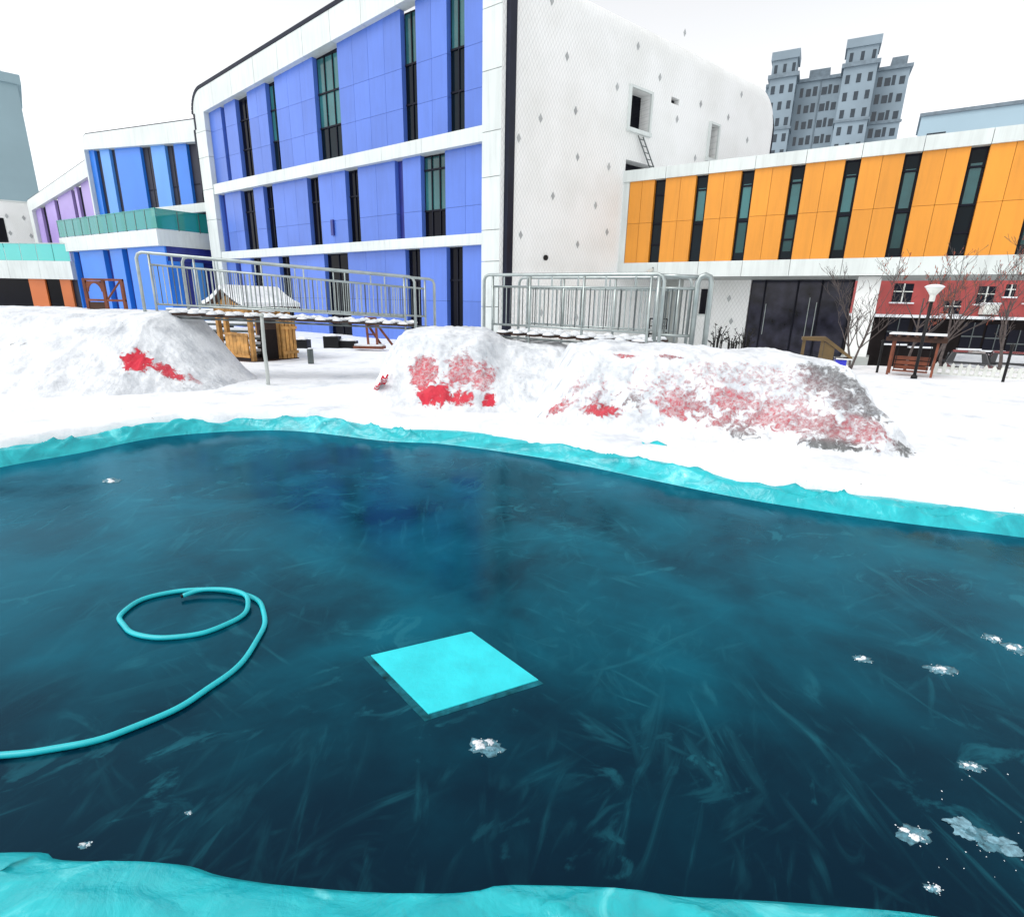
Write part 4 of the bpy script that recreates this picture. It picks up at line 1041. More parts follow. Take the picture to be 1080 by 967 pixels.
def bridge(label, A, B, zA, zB, fA, fB, back, nbar, mids=(), ext=.2, deck=True):
    """A, B: plan ends of the near railing; z: handrail height, f: foot height, back: vector to the far railing"""
    A, B, back = Vector(A), Vector(B), Vector(back)
    ln = (B - A).length; d = (B - A).normalized()
    t_ = thing('footbridge', (*((A + B) / 2 + back / 2), min(fA, fB)), label, 'footbridge', 'footbridges between the snow mounds')
    def P(u, k, z): p = A + d * u + back * k; return Vector((p.x, p.y, z))
    def hz(u): return zA + (zB - zA) * u / ln
    def fz(u): return fA + (fB - fA) * u / ln
    for k in (0, 1):
        hr = [P(-ext, k, fz(-ext) - .1), P(-ext, k, hz(0) - .10), P(-ext + .03, k, hz(0) - .03), P(-ext + .10, k, hz(0))]
        hr += [P(ln + ext - .10, k, hz(ln)), P(ln + ext - .03, k, hz(ln) - .03), P(ln + ext, k, hz(ln) - .10), P(ln + ext, k, fz(ln) - .1)]
        MB().tube(hr, .028, 10).build('handrail', 'steel', t_, smooth=True)
        MB().tube([P(-.02, k, hz(0) - .20), P(ln + .02, k, hz(ln) - .20)], .019, 8).build('upper_rail', 'steel', t_, smooth=True)
        lo = MB().tube([P(-.02, k, fz(0) + .24), P(ln + .02, k, fz(ln) + .24)], .019, 8).build('lower_rail', 'steel', t_, smooth=True)
        for u in (0, ln, *[m_ * ln for m_ in mids]):
            MB().tube([P(u, k, fz(u) - .25), P(u, k, hz(u) - .03)], .022, 8).build('post', 'steel', t_, smooth=True)
        for i in range(nbar):
            u = ln * (i + .5) / nbar
            MB().tube([P(u, k, fz(u) + .25), P(u, k, hz(u) - .21)], .009, 6, False).build('bar', 'steel_dark' if i % 3 == 1 else 'steel', t_, smooth=True)
        for i in range(6):
            u = ln * (i + .5) / 6
            MB().tube([P(u, k, hz(u) - .19), P(u, k, hz(u) - .035)], .014, 6).build('rail_bracket', 'steel', t_)
    if deck:
        for k in (0, 1):
            MB().tube([P(-.1, k, fz(0) + .02), P(ln + .1, k, fz(ln) + .02)], .018, 8).build('deck_beam', 'steel_dark', t_)
        npk = int(ln / .30)
        for i in range(npk):
            u = ln * (i + .5) / npk; c = P(u, .5, fz(u) + .075)
            Mx = Matrix(((d.x, back.x, 0, c.x), (d.y, back.y, 0, c.y), (0, 0, 1, c.z), (0, 0, 0, 1)))
            pk = ubox('plank', 'wood_dark', t_, Mx @ Matrix.Diagonal((.18, 1.04, .035, 1)))
            for kk in (.06, .35, .65, .92):
                c2 = P(u, kk, fz(u) + .098)
                lump_cap(c2, .11, .15, .045 + .03 * random.random(), i * 7 + int(kk * 10)).build('snow_cap', 'snow', pk, smooth=True)
    return t_
pa, pb_ = at_y(156, 267, 10.1), at_y(426, 293, 11.0)
bridge('steel railed footbridge in front of the small wooden hut, between left and middle mounds', (pa.x, pa.y), (pb_.x, pb_.y), 2.38, 2.11, 1.26, 1.10, (.25, .95), 56)
pa, pb_ = at_y(520, 290, 10.2), at_y(688, 288, 8.5)
bridge('steel railed footbridge before the white wall, between middle and right mounds', (pa.x, pa.y), (pb_.x, pb_.y), 2.14, 2.12, 1.04, 1.02, (.65, .75), 34, mids=(.27, .62))
# short railing that carries on behind the right mound
q1, q2 = at_y(696, 290, 8.75), at_y(737, 290, 8.6)
t_ = thing('railing', (q1.x, q1.y, .9), 'short steel railing with rounded end post at the back of the right mound', 'railing')
d = Vector((q2.x - q1.x, q2.y - q1.y, 0)); L_ = d.length; d.normalize()
def Q(u, z): return Vector((q1.x, q1.y, z)) + d * u
MB().tube([Q(0, .85), Q(0, 2.12)], .036, 8).build('post', 'steel', t_, smooth=True)
MB().tube([Q(L_, .8), Q(L_, 2.02), Q(L_ + .03, 2.10), Q(L_ + .1, 2.13), Q(L_ + .17, 2.10), Q(L_ + .2, 2.02), Q(L_ + .2, .8)], .042, 10).build('post', 'steel', t_, smooth=True)
for z_ in (1.93, 1.22): MB().tube([Q(0, z_), Q(L_, z_)], .024, 8).build('rail', 'steel', t_, smooth=True)
for i in range(7): MB().tube([Q(L_ * (i + 1) / 8, 1.22), Q(L_ * (i + 1) / 8, 1.93)], .011, 6).build('bar', 'steel_dark', t_)
MB().tube([Q(.0, 2.12), Q(L_, 2.1)], .03, 8).build('handrail', 'steel', t_, smooth=True)

# ================================================================== WOODEN HUT
K_ = at_z(268, 381, 0.06)
e1 = Vector((math.sin(R(295)), math.cos(R(295)), 0)); e2 = Vector((math.sin(R(25)), math.cos(R(25)), 0))
HM = Matrix(((e1.x, e2.x, 0, K_.x), (e1.y, e2.y, 0, K_.y), (0, 0, 1, K_.z), (0, 0, 0, 1)))
hut = thing('playhouse', (K_ + e1 * .9 + e2 * .9)[:], 'small wooden play hut with snow on its pitched roof, beneath the footbridge', 'play hut')
WD, LN_, EV, AP = 1.30, 1.32, 1.48, 1.74
for (a, b2) in ((.05, .05), (WD - .05, .05), (.05, LN_ - .05), (WD - .05, LN_ - .05), (.95, .05), (.05, .95)):
    MB().box(a - .05, a + .05, b2 - .05, b2 + .05, -.15, EV - .02).build('post', 'wood', hut, HM)
for k in range(9):                     # gable boards
    a, b2 = WD * k / 9 + .005, WD * (k + 1) / 9 - .005
    f_ = lambda x: EV - .02 + (AP - EV - .06) * (1 - abs(x - WD / 2) / (WD / 2))
    pts = [(a, EV - .28), (b2, EV - .28), (b2, f_(b2)), (a, f_(a))]
    if a < WD / 2 < b2: pts = [(a, EV - .28), (b2, EV - .28), (b2, f_(b2)), (WD / 2, f_(WD / 2)), (a, f_(a))]
    MB().prism(pts, -.02, .02).build('gable_board', 'wood', hut, HM)
def slab(x0, z0, x1, z1, th, y0, y1, name, m_, parent, curve=0.0):
    pts = []; k = 8
    for i in range(k + 1):
        t = i / k; pts.append((x0 + (x1 - x0) * t, z0 + (z1 - z0) * t - curve * math.sin(math.pi * t)))
    pts += [(p[0], p[1] + th) for p in reversed(pts)]
    return MB().prism(pts, y0, y1).build(name, m_, parent, HM)
for (xe, xr) in ((-.15, WD / 2), (WD + .15, WD / 2)):
    ro = slab(xe, EV - .16, xr, AP, .045, -.22, LN_ + .25, 'roof_side', 'wood_dark', hut, .06)
    slab(xe * .98 + xr * .02, EV - .105, xr, AP + .055, .10, -.23, LN_ + .26, 'roof_snow', 'snow', ro, .05)
for (a0, a1, b0, b1) in ((.0, WD, .02, .10), (.0, WD, LN_ - .10, LN_ - .02)): MB().box(a0, a1, b0, b1, EV - .36, EV - .27).build('beam', 'wood', hut, HM)
for (b0) in (.03, WD - .11): MB().box(b0, b0 + .08, .12, LN_ - .12, EV - .13, EV - .04).build('beam', 'wood_dark', hut, HM)
for k in range(6):                     # front-left parapet boards
    a = .14 + k * .135; MB().box(a + .004, a + .128, -.03, .02, .12, .66 + .05 * math.sin(k / 7 * math.pi)).build('wall_board', 'wood', hut, HM)
MB().box(.08, .98, -.055, -.032, .08, .15).build('rail', 'wood', hut, HM); MB().box(.08, .98, -.055, -.032, .64, .70).build('rail', 'wood', hut, HM)
for k in range(4):                     # slatted gate on the right
    b0 = LN_ - .42 + k * .125; MB().box(-.10, -.05, b0, b0 + .09, .0, 1.0).build('gate_slat', 'wood', hut, HM)
for z_ in (.12, .78): MB().box(-.13, -.102, LN_ - .45, LN_ + .08, z_, z_ + .08).build('gate_rail', 'wood', hut, HM)
MB().box(.35, WD - .1, LN_ - .14, LN_ - .11, 0, 1.0).build('back_wall', 'wood_dark', hut, HM)
MB().box(.02, .05, .3, LN_ - .5, -.05, .78).build('opening_shade', 'dark_wall', hut, HM)  # black board that paints in the dark of the hut's open side
MB().box(-.1, WD + .1, -.1, LN_ + .1, -.2, -.005).build('base', 'wood_dark', hut, HM)

# snowy steps left of the hut
c = at_z(210, 372, 0.1)
stp = thing('steps', (c.x, 14.6, 0), 'low flight of snow-covered dark steps left of the wooden hut', 'steps')
for k in range(7):
    z_ = .22 + k * .17; y_ = 14.9 + k * .30
    MB().box(-10.6, -7.0, y_, y_ + .28, z_ - .06, z_).build('tread', 'steel_dark', stp)
    MB().box(-10.6, -7.0, y_ + .02, y_ + .26, z_ + .003, z_ + .06).build('tread_snow', 'snow', stp)
for x_ in (-10.5, -8.8, -7.1): MB().add([(x_, 14.9, -.1), (x_ + .06, 14.9, -.1), (x_ + .06, 17.0, -.1), (x_, 17.0, -.1), (x_, 14.9, .15), (x_ + .06, 14.9, .15), (x_ + .06, 17.0, 1.18), (x_, 17.0, 1.18)], [(0, 1, 2, 3), (4, 5, 6, 7), (0, 1, 5, 4), (1, 2, 6, 5), (2, 3, 7, 6), (3, 0, 4, 7)]).build('stringer', 'black_metal', stp)

# leaning pole and small bollard in front of the hut
a, b2, c = at_z(283, 409, .08), at_y(279, 370, 9.75), at_y(276, 334, 9.85)
po = thing('pole', a[:], 'pale bent pole standing in the snow in front of the hut', 'pole')
MB().tube([a - Vector((0, 0, .15)), a.lerp(b2, .5) + Vector((.01, 0, 0)), b2, b2.lerp(c, .5), c], [.035, .034, .034, .032, .03], 10).build('shaft', 'pole_grey', po, smooth=True)
MB().rev([(.04, 0), (.045, .02), (.03, .05), (.01, .06)], c, 10).build('cap', 'pole_grey', po, smooth=True)
a = at_z(328, 382, .08)
bo = thing('bollard', a[:], 'short dark grey post alone in the snow right of the hut', 'bollard')
MB().rev([(.075, -.1), (.075, .32), (.06, .34), (.0, .34)], a, 14).build('shaft', 'steel_dark', bo, smooth=False)
lump_cap(a + Vector((0, 0, .341)), .07, .07, .025, 5).build('snow_cap', 'snow', bo, smooth=True)

# wooden swing seat right of the hut (A-frame on a red-edged base)
c = at_z(392, 366, .08)
sw = thing('wooden_easel', c[:], 'brown wooden A-frame easel on a flat base beside the footbridge', 'easel')
def stick(p, q, r_=.035, m_='wood_red', nm='leg', par=sw):
    p, q = Vector(p), Vector(q); dd = (q - p).normalized(); sd = dd.cross(Vector((0, 1, 0))).normalized() * r_; ud = Vector((0, r_, 0))
    return MB().add([p - sd - ud, p + sd - ud, p + sd + ud, p - sd + ud, q - sd - ud, q + sd - ud, q + sd + ud, q - sd + ud], [(0, 1, 2, 3), (4, 5, 6, 7), (0, 1, 5, 4), (1, 2, 6, 5), (2, 3, 7, 6), (3, 0, 4, 7)]).build(nm, m_, par)
tl, tr = c + Vector((-.20, .15, 1.02)), c + Vector((.14, .15, 1.0))
stick(c + Vector((-.10, 0, -.05)), tl); stick(c + Vector((.22, -.05, -.05)), tr)
stick(c + Vector((.62, .5, .05)), tr + Vector((0, .06, -.2))); stick(c + Vector((.2, .55, .05)), tl + Vector((0, .06, -.2)))
for z_ in (.98, .82, .42): stick(tl + Vector((.0, 0, z_ - 1.02)), tr + Vector((0, 0, z_ - 1.0)), .025, nm='crossbar')
MB().box(c.x - .19, c.x + .13, c.y + .13, c.y + .16, c.z + .72, c.z + .98).build('board', 'wood_dark', sw)
MB().box(c.x - .62, c.x + .42, c.y - .12, c.y + .35, c.z - .06, c.z + .03).build('base', 'wood_red', sw)
MB().box(c.x - .58, c.x + .38, c.y - .10, c.y + .33, c.z + .033, c.z + .09).build('snow_cap', 'snow', sw)

# dark planters behind
for i, (px, ww, lab) in enumerate(((349, .55, 'black low planter box with snow on top, beside the easel'), (318, .4, 'small black planter half buried in snow next to the hut'), (364, .75, 'long black edging beam in the snow left of the easel'))):
    c = at_z(px, 364, .05)
    pt2 = thing('planter', c[:], lab, 'planter')
    hh = (.30, .18, .14)[i]
    MB().box(c.x - ww / 2, c.x + ww / 2, c.y, c.y + .4, -.1, c.z + hh).build('box', 'black_metal', pt2)
    lump_cap((c.x, c.y + .2, c.z + hh + .003), ww * .5, .2, .10, 90 + i).build('snow_cap', 'snow', pt2, smooth=True)

# arched wooden frame at the far left on the bank
c = at_y(113, 327, 11.15)
af = thing('climbing_frame', (c.x, c.y, 1.2), 'brown wooden frame with a round arch standing behind the left bank', 'climbing frame')
FMx = Matrix.Translation((c.x, c.y, c.z - .16)) @ Matrix.Diagonal((.89, .89, .82, 1))
for x_ in (-.40, .02, .44): MB().box(x_ - .03, x_ + .03, -.03, .03, 0, .92).build('post', 'wood_red', af, FMx)
for z_ in (.88, .40): MB().box(-.43, .47, -.025, .025, z_, z_ + .05).build('rail', 'wood_red', af, FMx)
pts = [(-.37, .455), (-.37, .875), (-.01, .875), (-.01, .455)]
out = [(-.37, .46), (-.37, .87), (-.01, .87), (-.01, .46)]
mb = MB(); arcp = [(-.19 + .15 * math.cos(R(180 - 18 * k)), .62 + .2 * math.sin(R(180 - 18 * k))) for k in range(11)]
outer = [(-.37, .62), (-.37, .72), (-.37, .80), (-.33, .87), (-.26, .87), (-.19, .87), (-.12, .87), (-.05, .87), (-.01, .80), (-.01, .72), (-.01, .62)]
for k in range(10): mb.prism([arcp[k], arcp[k + 1], outer[k + 1], outer[k]], -.02, .02)
mb.build('arch_board', 'wood_red', af, FMx)
MB().box(-.36, -.02, -.02, .02, .06, .38).build('lower_board', 'wood_dark', af, FMx)
MB().tube([Vector((.04, 0, .42)), Vector((.42, 0, .9))], .02, 6).build('brace', 'wood_red', af, FMx)

# ================================================================== RED CLOTH FLAP BY THE MIDDLE MOUND
a = at_z(391, 421, .1); b2 = at_y(406, 397, 7.75)
me_v = []; nu_, nv_ = 8, 20
for i in range(nv_):
    t = i / (nv_ - 1); p = a.lerp(b2, t); wdt = .11 * (1 - .5 * t)
    for j in range(nu_):
        s_ = j / (nu_ - 1) - .5; me_v.append((p.x + s_ * wdt * 1.6, p.y + .06 * math.sin(t * 9 + s_ * 4) * .4 + abs(s_) * .05, p.z + s_ * wdt * .5 + .025 * math.sin(t * 14 + j)))
mb = MB(); mb.add(me_v, [(i * nu_ + j, i * nu_ + j + 1, (i + 1) * nu_ + j + 1, (i + 1) * nu_ + j) for i in range(nv_ - 1) for j in range(nu_ - 1)])
fl = mb.build('cloth_strip', 'mound_cover', smooth=True)
at1 = fl.data.attributes.new('bare', 'FLOAT', 'POINT'); at1.data.foreach_set('value', np.array([.75 + .4 * math.sin(i * .37) for i in range(nu_ * nv_)], np.float32))
so = fl.modifiers.new('thickness', 'SOLIDIFY'); so.thickness = .02
tag(fl, 'narrow strip of red cloth poking out of the snow left of the middle mound', 'cloth')

# ================================================================== THINGS ON THE ICE
hp = [(-60, 728), (0, 725), (150, 712), (300, 685), (450, 635), (600, 575), (720, 505), (820, 435), (890, 360), (930, 285), (941, 230), (925, 187), (880, 157), (810, 143), (720, 139), (620, 145), (540, 163), (470, 193), (432, 228), (430, 258), (458, 286), (520, 304), (600, 310), (690, 299), (780, 272), (850, 238), (886, 205), (880, 176), (842, 158), (780, 150), (715, 152), (650, 167)]
ctrl = [at_z(x / 3.375, 580 + y / 3.375, .016) for x, y in hp]
ctrl[0] = ctrl[1] + (ctrl[1] - ctrl[2]) * 1.5
ctrl.insert(0, ctrl[0] + (ctrl[0] - ctrl[1]) + Vector((0, .15, 0)))
path = []
for i in range(len(ctrl) - 1):
    a, b2, c, d = ctrl[max(i - 1, 0)], ctrl[i], ctrl[i + 1], ctrl[min(i + 2, len(ctrl) - 1)]
    for j in range(6):
        t = j / 6; path.append(0.5 * ((2 * b2) + (c - a) * t + (2 * a - 5 * b2 + 4 * c - d) * t * t + (3 * b2 - a - 3 * c + d) * t ** 3))
path.append(ctrl[-1])
npth = len(path)
for i, p in enumerate(path):          # the free end crosses over the first turn
    u = i / npth
    p.x += .004 * math.sin(i * .53) + .003 * math.sin(i * .21 + 1); p.y += .003 * math.sin(i * .37)
    p.z = .0125 + .024 * float(sstep(.80, .88, u)) * (1 - .6 * float(sstep(.95, 1.0, u)))
ho = thing('hose', path[npth // 2][:], 'turquoise hose lying in a loop on the ice', 'hose')
MB().tube(path, .0125, 12).build('tube', 'hose', ho, smooth=True)
e_ = (path[-1] - path[-3]).normalized()
MB().tube([path[-1] - e_ * .002, path[-1] + e_ * .012], .0095, 12).build('nozzle', 'black_metal', ho)

cs = [at_z(x, y, .0) for x, y in ((391, 692), (497, 667), (568, 718), (452, 754))]
cen = sum(cs, Vector()) / 4
bd = thing('board', cen[:], 'bright turquoise square board set flat into the ice', 'board')
mb = MB(); mb.column([(p.x, p.y) for p in reversed(cs)], -.02, .008)
mb.build('plate', 'board', bd, bevel=.003)
mb = MB()
rimp = [cen + (p - cen) * 1.07 + Vector((-.006, -.014, 0)) for p in cs]
inn = [cen + (p - cen) * 1.003 for p in cs]
for i in range(4):
    j = (i + 1) % 4
    for (z_,) in ((.0045,),):
        mb.add([(inn[i].x, inn[i].y, z_), (inn[j].x, inn[j].y, z_), (rimp[j].x, rimp[j].y, z_ - .003), (rimp[i].x, rimp[i].y, z_ - .003),
                (inn[i].x, inn[i].y, -.01), (inn[j].x, inn[j].y, -.01), (rimp[j].x, rimp[j].y, -.01), (rimp[i].x, rimp[i].y, -.01)],
               [(0, 1, 2, 3), (4, 5, 6, 7), (0, 1, 5, 4), (1, 2, 6, 5), (2, 3, 7, 6), (3, 0, 4, 7)])
mb.build('ice_rim', 'ice_rim', bd)

def blob(c, rx, ry, h, seed, n=30):
    """flat snow dab with a ragged outline"""
    mb = MB(); rg_ = random.Random(seed); ring = 5
    o1, o2 = rg_.uniform(0, 6), rg_.uniform(0, 6)
    ph = [1 + .12 * math.sin(2 * 6.283 * j / n + o1) + .10 * math.sin(5 * 6.283 * j / n + o2) + rg_.uniform(-.24, .24) for j in range(n)]
    for i in range(ring):
        q0 = 1 - i / ring
        for j in range(n):
            t = 2 * math.pi * j / n; q = q0 * (1 + (ph[j] - 1) * q0)
            mb.v.append((c[0] + rx * q * math.cos(t), c[1] + ry * q * math.sin(t), c[2] + h * (1 - q0 ** 2) * rg_.uniform(.6, 1.15)))
    mb.v.append((c[0], c[1], c[2] + h))
    for i in range(ring - 1):
        for j in range(n): mb.f.append((i * n + j, i * n + (j + 1) % n, (i + 1) * n + (j + 1) % n, (i + 1) * n + j))
    for j in range(n): mb.f.append(((ring - 1) * n + j, (ring - 1) * n + (j + 1) % n, ring * n))
    mb.f.append(tuple(range(n - 1, -1, -1)))
    return mb
def clump(px, py, wpx, hpx, label, seed, grains=14):
    c = at_z(px, py, 0); e = at_z(px + wpx / 2, py, 0); f_ = at_z(px, py - hpx / 2, 0)
    rx, ry = (e - c).length, (f_ - c).length
    o = thing('snow_clump', c[:], label, 'snow', 'snow clumps on the ice')
    rg_ = random.Random(seed)
    blob((c.x, c.y, .0006), rx * 1.05, ry * 1.0, min(rx, ry) * .04 + .0006, seed * 3).build('smear', 'frost_thin', o, smooth=True)
    for k in range(5):
        ox, oy = rg_.uniform(-.55, .55) * rx, rg_.uniform(-.45, .45) * ry
        blob((c.x + ox, c.y + oy, .001), rx * rg_.uniform(.28, .42), ry * rg_.uniform(.28, .42), min(rx, ry) * rg_.uniform(.15, .3) + .002, seed * 5 + k).build('lump', 'snow' if k % 2 == 0 else 'frost', o, smooth=True)
    mb = MB()
    for k in range(grains):
        a = rg_.uniform(0, 6.28); r_ = rg_.uniform(.5, 1.25)
        g_ = lump_cap((c.x + rx * r_ * math.cos(a), c.y + ry * r_ * math.sin(a), .0005), rg_.uniform(.0008, .0028), rg_.uniform(.0008, .0028), .0015, seed * 31 + k, 7)
        mb.add(g_.v, g_.f)
    tag(mb.build('crumbs', 'snow', o), kind='stuff')
CL = [(513, 787, 34, 18, 'white snow clump on the ice in front of the turquoise board'), (963, 880, 32, 16, 'snow smear low on the ice, left of the large frosted patch'),
      (1025, 808, 22, 9, 'small flat snow pad on the ice above the frosted patch'), (1046, 673, 16, 7, 'left of two snow pads at the right edge of the ice'), (1071, 684, 20, 9, 'right of two snow pads at the right edge of the ice'),
      (984, 937, 16, 9, 'lowest snow clump on the ice at bottom right'), (910, 695, 18, 6, 'thin snow crumbs on the ice right of the board'), (993, 706, 26, 8, 'powdery snow crumbs on the ice below the two right-edge pads'),
      (118, 507, 20, 4, 'flat snow dab near the far left rim of the ice'), (416, 464, 14, 4, 'snow dab on the ice beside the far liner'), (90, 891, 12, 6, 'snow specks on the near left corner of the ice'), (199, 857, 7, 4, 'single snow speck on the dark ice at lower left')]
for i, c in enumerate(CL): clump(*c, 100 + i, 16 if c[2] > 10 else 6)
# large frosted patch
fo = thing('frost_patch', at_z(1040, 885, 0)[:], 'large ragged frosted patch on the ice at lower right', 'frost')
rg_ = random.Random(5)
for k in range(12):
    t = rg_.random(); px, py = 1014 + 48 * t + rg_.uniform(-7, 7), 870 + 30 * t + rg_.uniform(-6, 6)
    c = at_z(px, py, 0)
    blob((c.x, c.y, .0004 + k * .0002), rg_.uniform(.012, .045), rg_.uniform(.01, .030), rg_.uniform(.001, .003), 700 + k, 26).build('frost_flake', 'frost' if k % 3 else 'frost_thin', fo, smooth=True)
mb = MB()
for k in range(20):
    px, py = rg_.uniform(985, 1078), rg_.uniform(800, 925); c = at_z(px, py, 0)
    g_ = lump_cap((c.x, c.y, .0004), rg_.uniform(.0008, .0028), rg_.uniform(.0008, .0028), .0015, 900 + k, 7); mb.add(g_.v, g_.f)
tag(mb.build('crumbs', 'snow', fo), kind='stuff')

# ================================================================== RIGHT SIDE: LAMP, TREES, PERGOLA, FENCE, CARS
a = at_z(963, 402, .02); hd = at_y(985, 308, a.y)
lp = thing('street_lamp', a[:], 'garden lamp with white conical shade in front of the red building', 'lamp')
top = Vector((a.x, a.y, hd.z - .28))
MB().tube([a - Vector((0, 0, .2)), top + Vector((0, 0, .07))], .035, 12).build('pole', 'black_metal', lp, smooth=True)
MB().rev([(.07, -.2), (.07, .12), (.04, .16)], a, 12).build('foot', 'black_metal', lp)
MB().rev([(.05, .06), (.06, .08), (.06, .19), (.07, .21)], top, 14).build('socket', 'lamp_white', lp, smooth=True)
MB().rev([(.07, .212), (.10, .26), (.17, .36), (.18, .38)], top, 18).build('shade', 'glass_mint' if False else 'lamp_white', lp, smooth=True)
MB().rev([(.19, .382), (.20, .40), (.15, .43), (.07, .45), (.0, .455)], top, 18).build('snow_cap', 'snow', lp, smooth=True)

def bare_tree(base, h, label, seed, lean=(0, 0), m_='bark', leaves=0, r0=.045, forks=1):
    rg_ = random.Random(seed)
    o = thing('bare_tree', base[:], label, 'tree', 'bare trees on the right')
    trunk = MB(); tw = MB(); lf = MB()
    def grow(p, d, ln, r_, lev):
        n_ = 5; pts = [p]; q = p.copy(); dd = d.copy()
        for k in range(n_):
            dd = (dd + Vector((rg_.uniform(-.16, .16), rg_.uniform(-.16, .16), rg_.uniform(-.02, .12)))).normalized()
            q = q + dd * ln / n_; pts.append(q.copy())
        rs = [max(.0035, r_ * (1 - .6 * k / n_)) for k in range(n_ + 1)]
        (trunk if lev == 0 else tw).tube(pts, rs, 7 if lev < 2 else 4, False)
        if lev >= 2 and leaves and rg_.random() < leaves:
            for _ in range(3):
                c = pts[rg_.randint(2, n_)] + Vector((rg_.uniform(-.05, .05),) * 3); s1 = .03
                lf.add([c, c + Vector((s1, .01, .02)), c + Vector((s1 * .4, .0, -.05))], [(0, 1, 2)])
        if lev < 4:
            for k in range((6, 4, 3, 2)[lev]):
                i = rg_.randint(2 if lev == 0 else 1, n_); ax = rg_.uniform(0, 6.28)
                dv = (dd * 1.0 + Vector((math.cos(ax), math.sin(ax), .25)) * rg_.uniform(.5, .95)).normalized()
                grow(pts[i], dv, ln * rg_.uniform(.42, .66), rs[i] * .62, lev + 1)
    for f_ in range(forks):
        d0 = Vector((lean[0] + (f_ - (forks - 1) / 2) * .5, lean[1], 1)).normalized(); grow(base - Vector((0, 0, .1)), d0, h * .55, r0, 0)
    trunk.build('trunk', m_, o, smooth=True); tw.build('branches', m_, o, smooth=True)
    if lf.v: lf.build('dry_leaves', 'dry_leaf', o)
g = lambda x, y: Vector((x, y, ground_z(x, y)))
bare_tree(g(9.6, 15.4), 3.3, 'bare shrub-like tree in front of the white pillar', 2, (.05, 0), 'bark', 0, .035, 2)
bare_tree(g(11.0, 15.2), 3.9, 'bare tree with a few reddish dry leaves, left of the garden lamp', 5, (.12, 0), 'bark', .55, .04)
bare_tree(g(12.2, 15.8), 4.0, 'thin bare tree just right of the garden lamp', 9, (.1, 0), 'bark', .3, .035)
bare_tree(g(13.4, 17.0), 3.6, 'dark bare tree in front of the air conditioner', 13, (.02, 0), 'bark', 0, .05)
bare_tree(g(14.4, 16.0), 3.6, 'bare tree at the right edge above the picket fence', 17, (-.02, 0), 'bark', 0, .05)

# pergola with swing seat
c0 = at_z(957, 400, .0)
pg = thing('pergola', c0[:], 'dark wooden swing shelter with orange posts and snow on its roof', 'shelter')
PM = Matrix.Translation(c0) @ Matrix.Rotation(R(-38), 4, 'Z') @ Matrix.Diagonal((.74, .74, .84, 1))
for (x_, y_) in ((-.62, 0), (.62, 0), (-.62, .9), (.62, .9)):
    MB().box(x_ - .035, x_ + .035, y_ - .035, y_ + .035, -.2, 1.12).build('post', 'wood_red', pg, PM)
for y_ in (-.06, .9): MB().box(-.85, .85, y_ - .05, y_ + .05, 1.12, 1.24).build('beam', 'wood_dark', pg, PM)
for k in range(7): MB().box(-.78 + k * .25, -.70 + k * .25, -.25, 1.15, 1.244, 1.32).build('rafter', 'wood_dark', pg, PM)
MB().box(-.78, .80, -.24, 1.14, 1.324, 1.36).build('roof_snow', 'snow', pg, PM)
for z_ in (.28, .42, .56): MB().box(-.5, .5, .30, .33, z_, z_ + .11).build('seat_slat', 'wood_red', pg, PM)
for y_ in (.0, .12, .24): MB().box(-.5, .5, y_ - .05, y_ + .05, .22, .25).build('seat_slat', 'wood_red', pg, PM)
for x_ in (-.46, .46): MB().tube([(x_, .1, .24), (x_, .4, 1.15)], .012, 6).build('chain', 'black_metal', pg, PM)
MB().box(-.3, .5, -.35, -.15, -.05, .06).build('foot_plank', 'blue_plank', pg, PM)

# picket fence
p0, p1 = at_z(985, 398, -.02), at_z(1110, 408, -.05)
pf = thing('picket_fence', p0[:], 'low white picket fence in front of the parked cars', 'fence')
d = (p1 - p0); L_ = Vector((d.x, d.y, 0)).length; d.normalize(); aa = math.atan2(d.y, d.x)
FM = Matrix.Translation(p0) @ Matrix.Rotation(aa, 4, 'Z')
npk = int(L_ / .17)
pick = MB().prism([(-.04, -.12), (.04, -.12), (.04, .36), (0, .42), (-.04, .36)], -.012, .012).mesh('picket', 'lamp_white')
for k in range(npk):
    z_ = (p1.z - p0.z) * k / npk
    link(bpy.data.objects.new('picket', pick), pf, FM @ Matrix.Translation((k * .17, -.025, z_)))
for z_ in (.08, .24): MB().box(-.05, L_, 0, .03, z_, z_ + .06).build('rail', 'lamp_white', pf, FM)

# black slim posts of the far fence
for i, (px, py) in enumerate(((1056, 408), (924, 396))):
    a = at_z(px, py, -.02)
    q = thing('fence_post', a[:], ('thin black post in front of the picket fence', 'thin black post at the left corner of the swing shelter')[i], 'post')
    MB().tube([a - Vector((0, 0, .2)), a + Vector((0, 0, (.95, .9)[i]))], .03, 8).build('shaft', 'black_metal', q)
    MB().rev([(.035, 0), (.05, .02), (.03, .05), (0, .07)], a + Vector((0, 0, (.95, .9)[i])), 10).build('cap', 'black_metal', q)

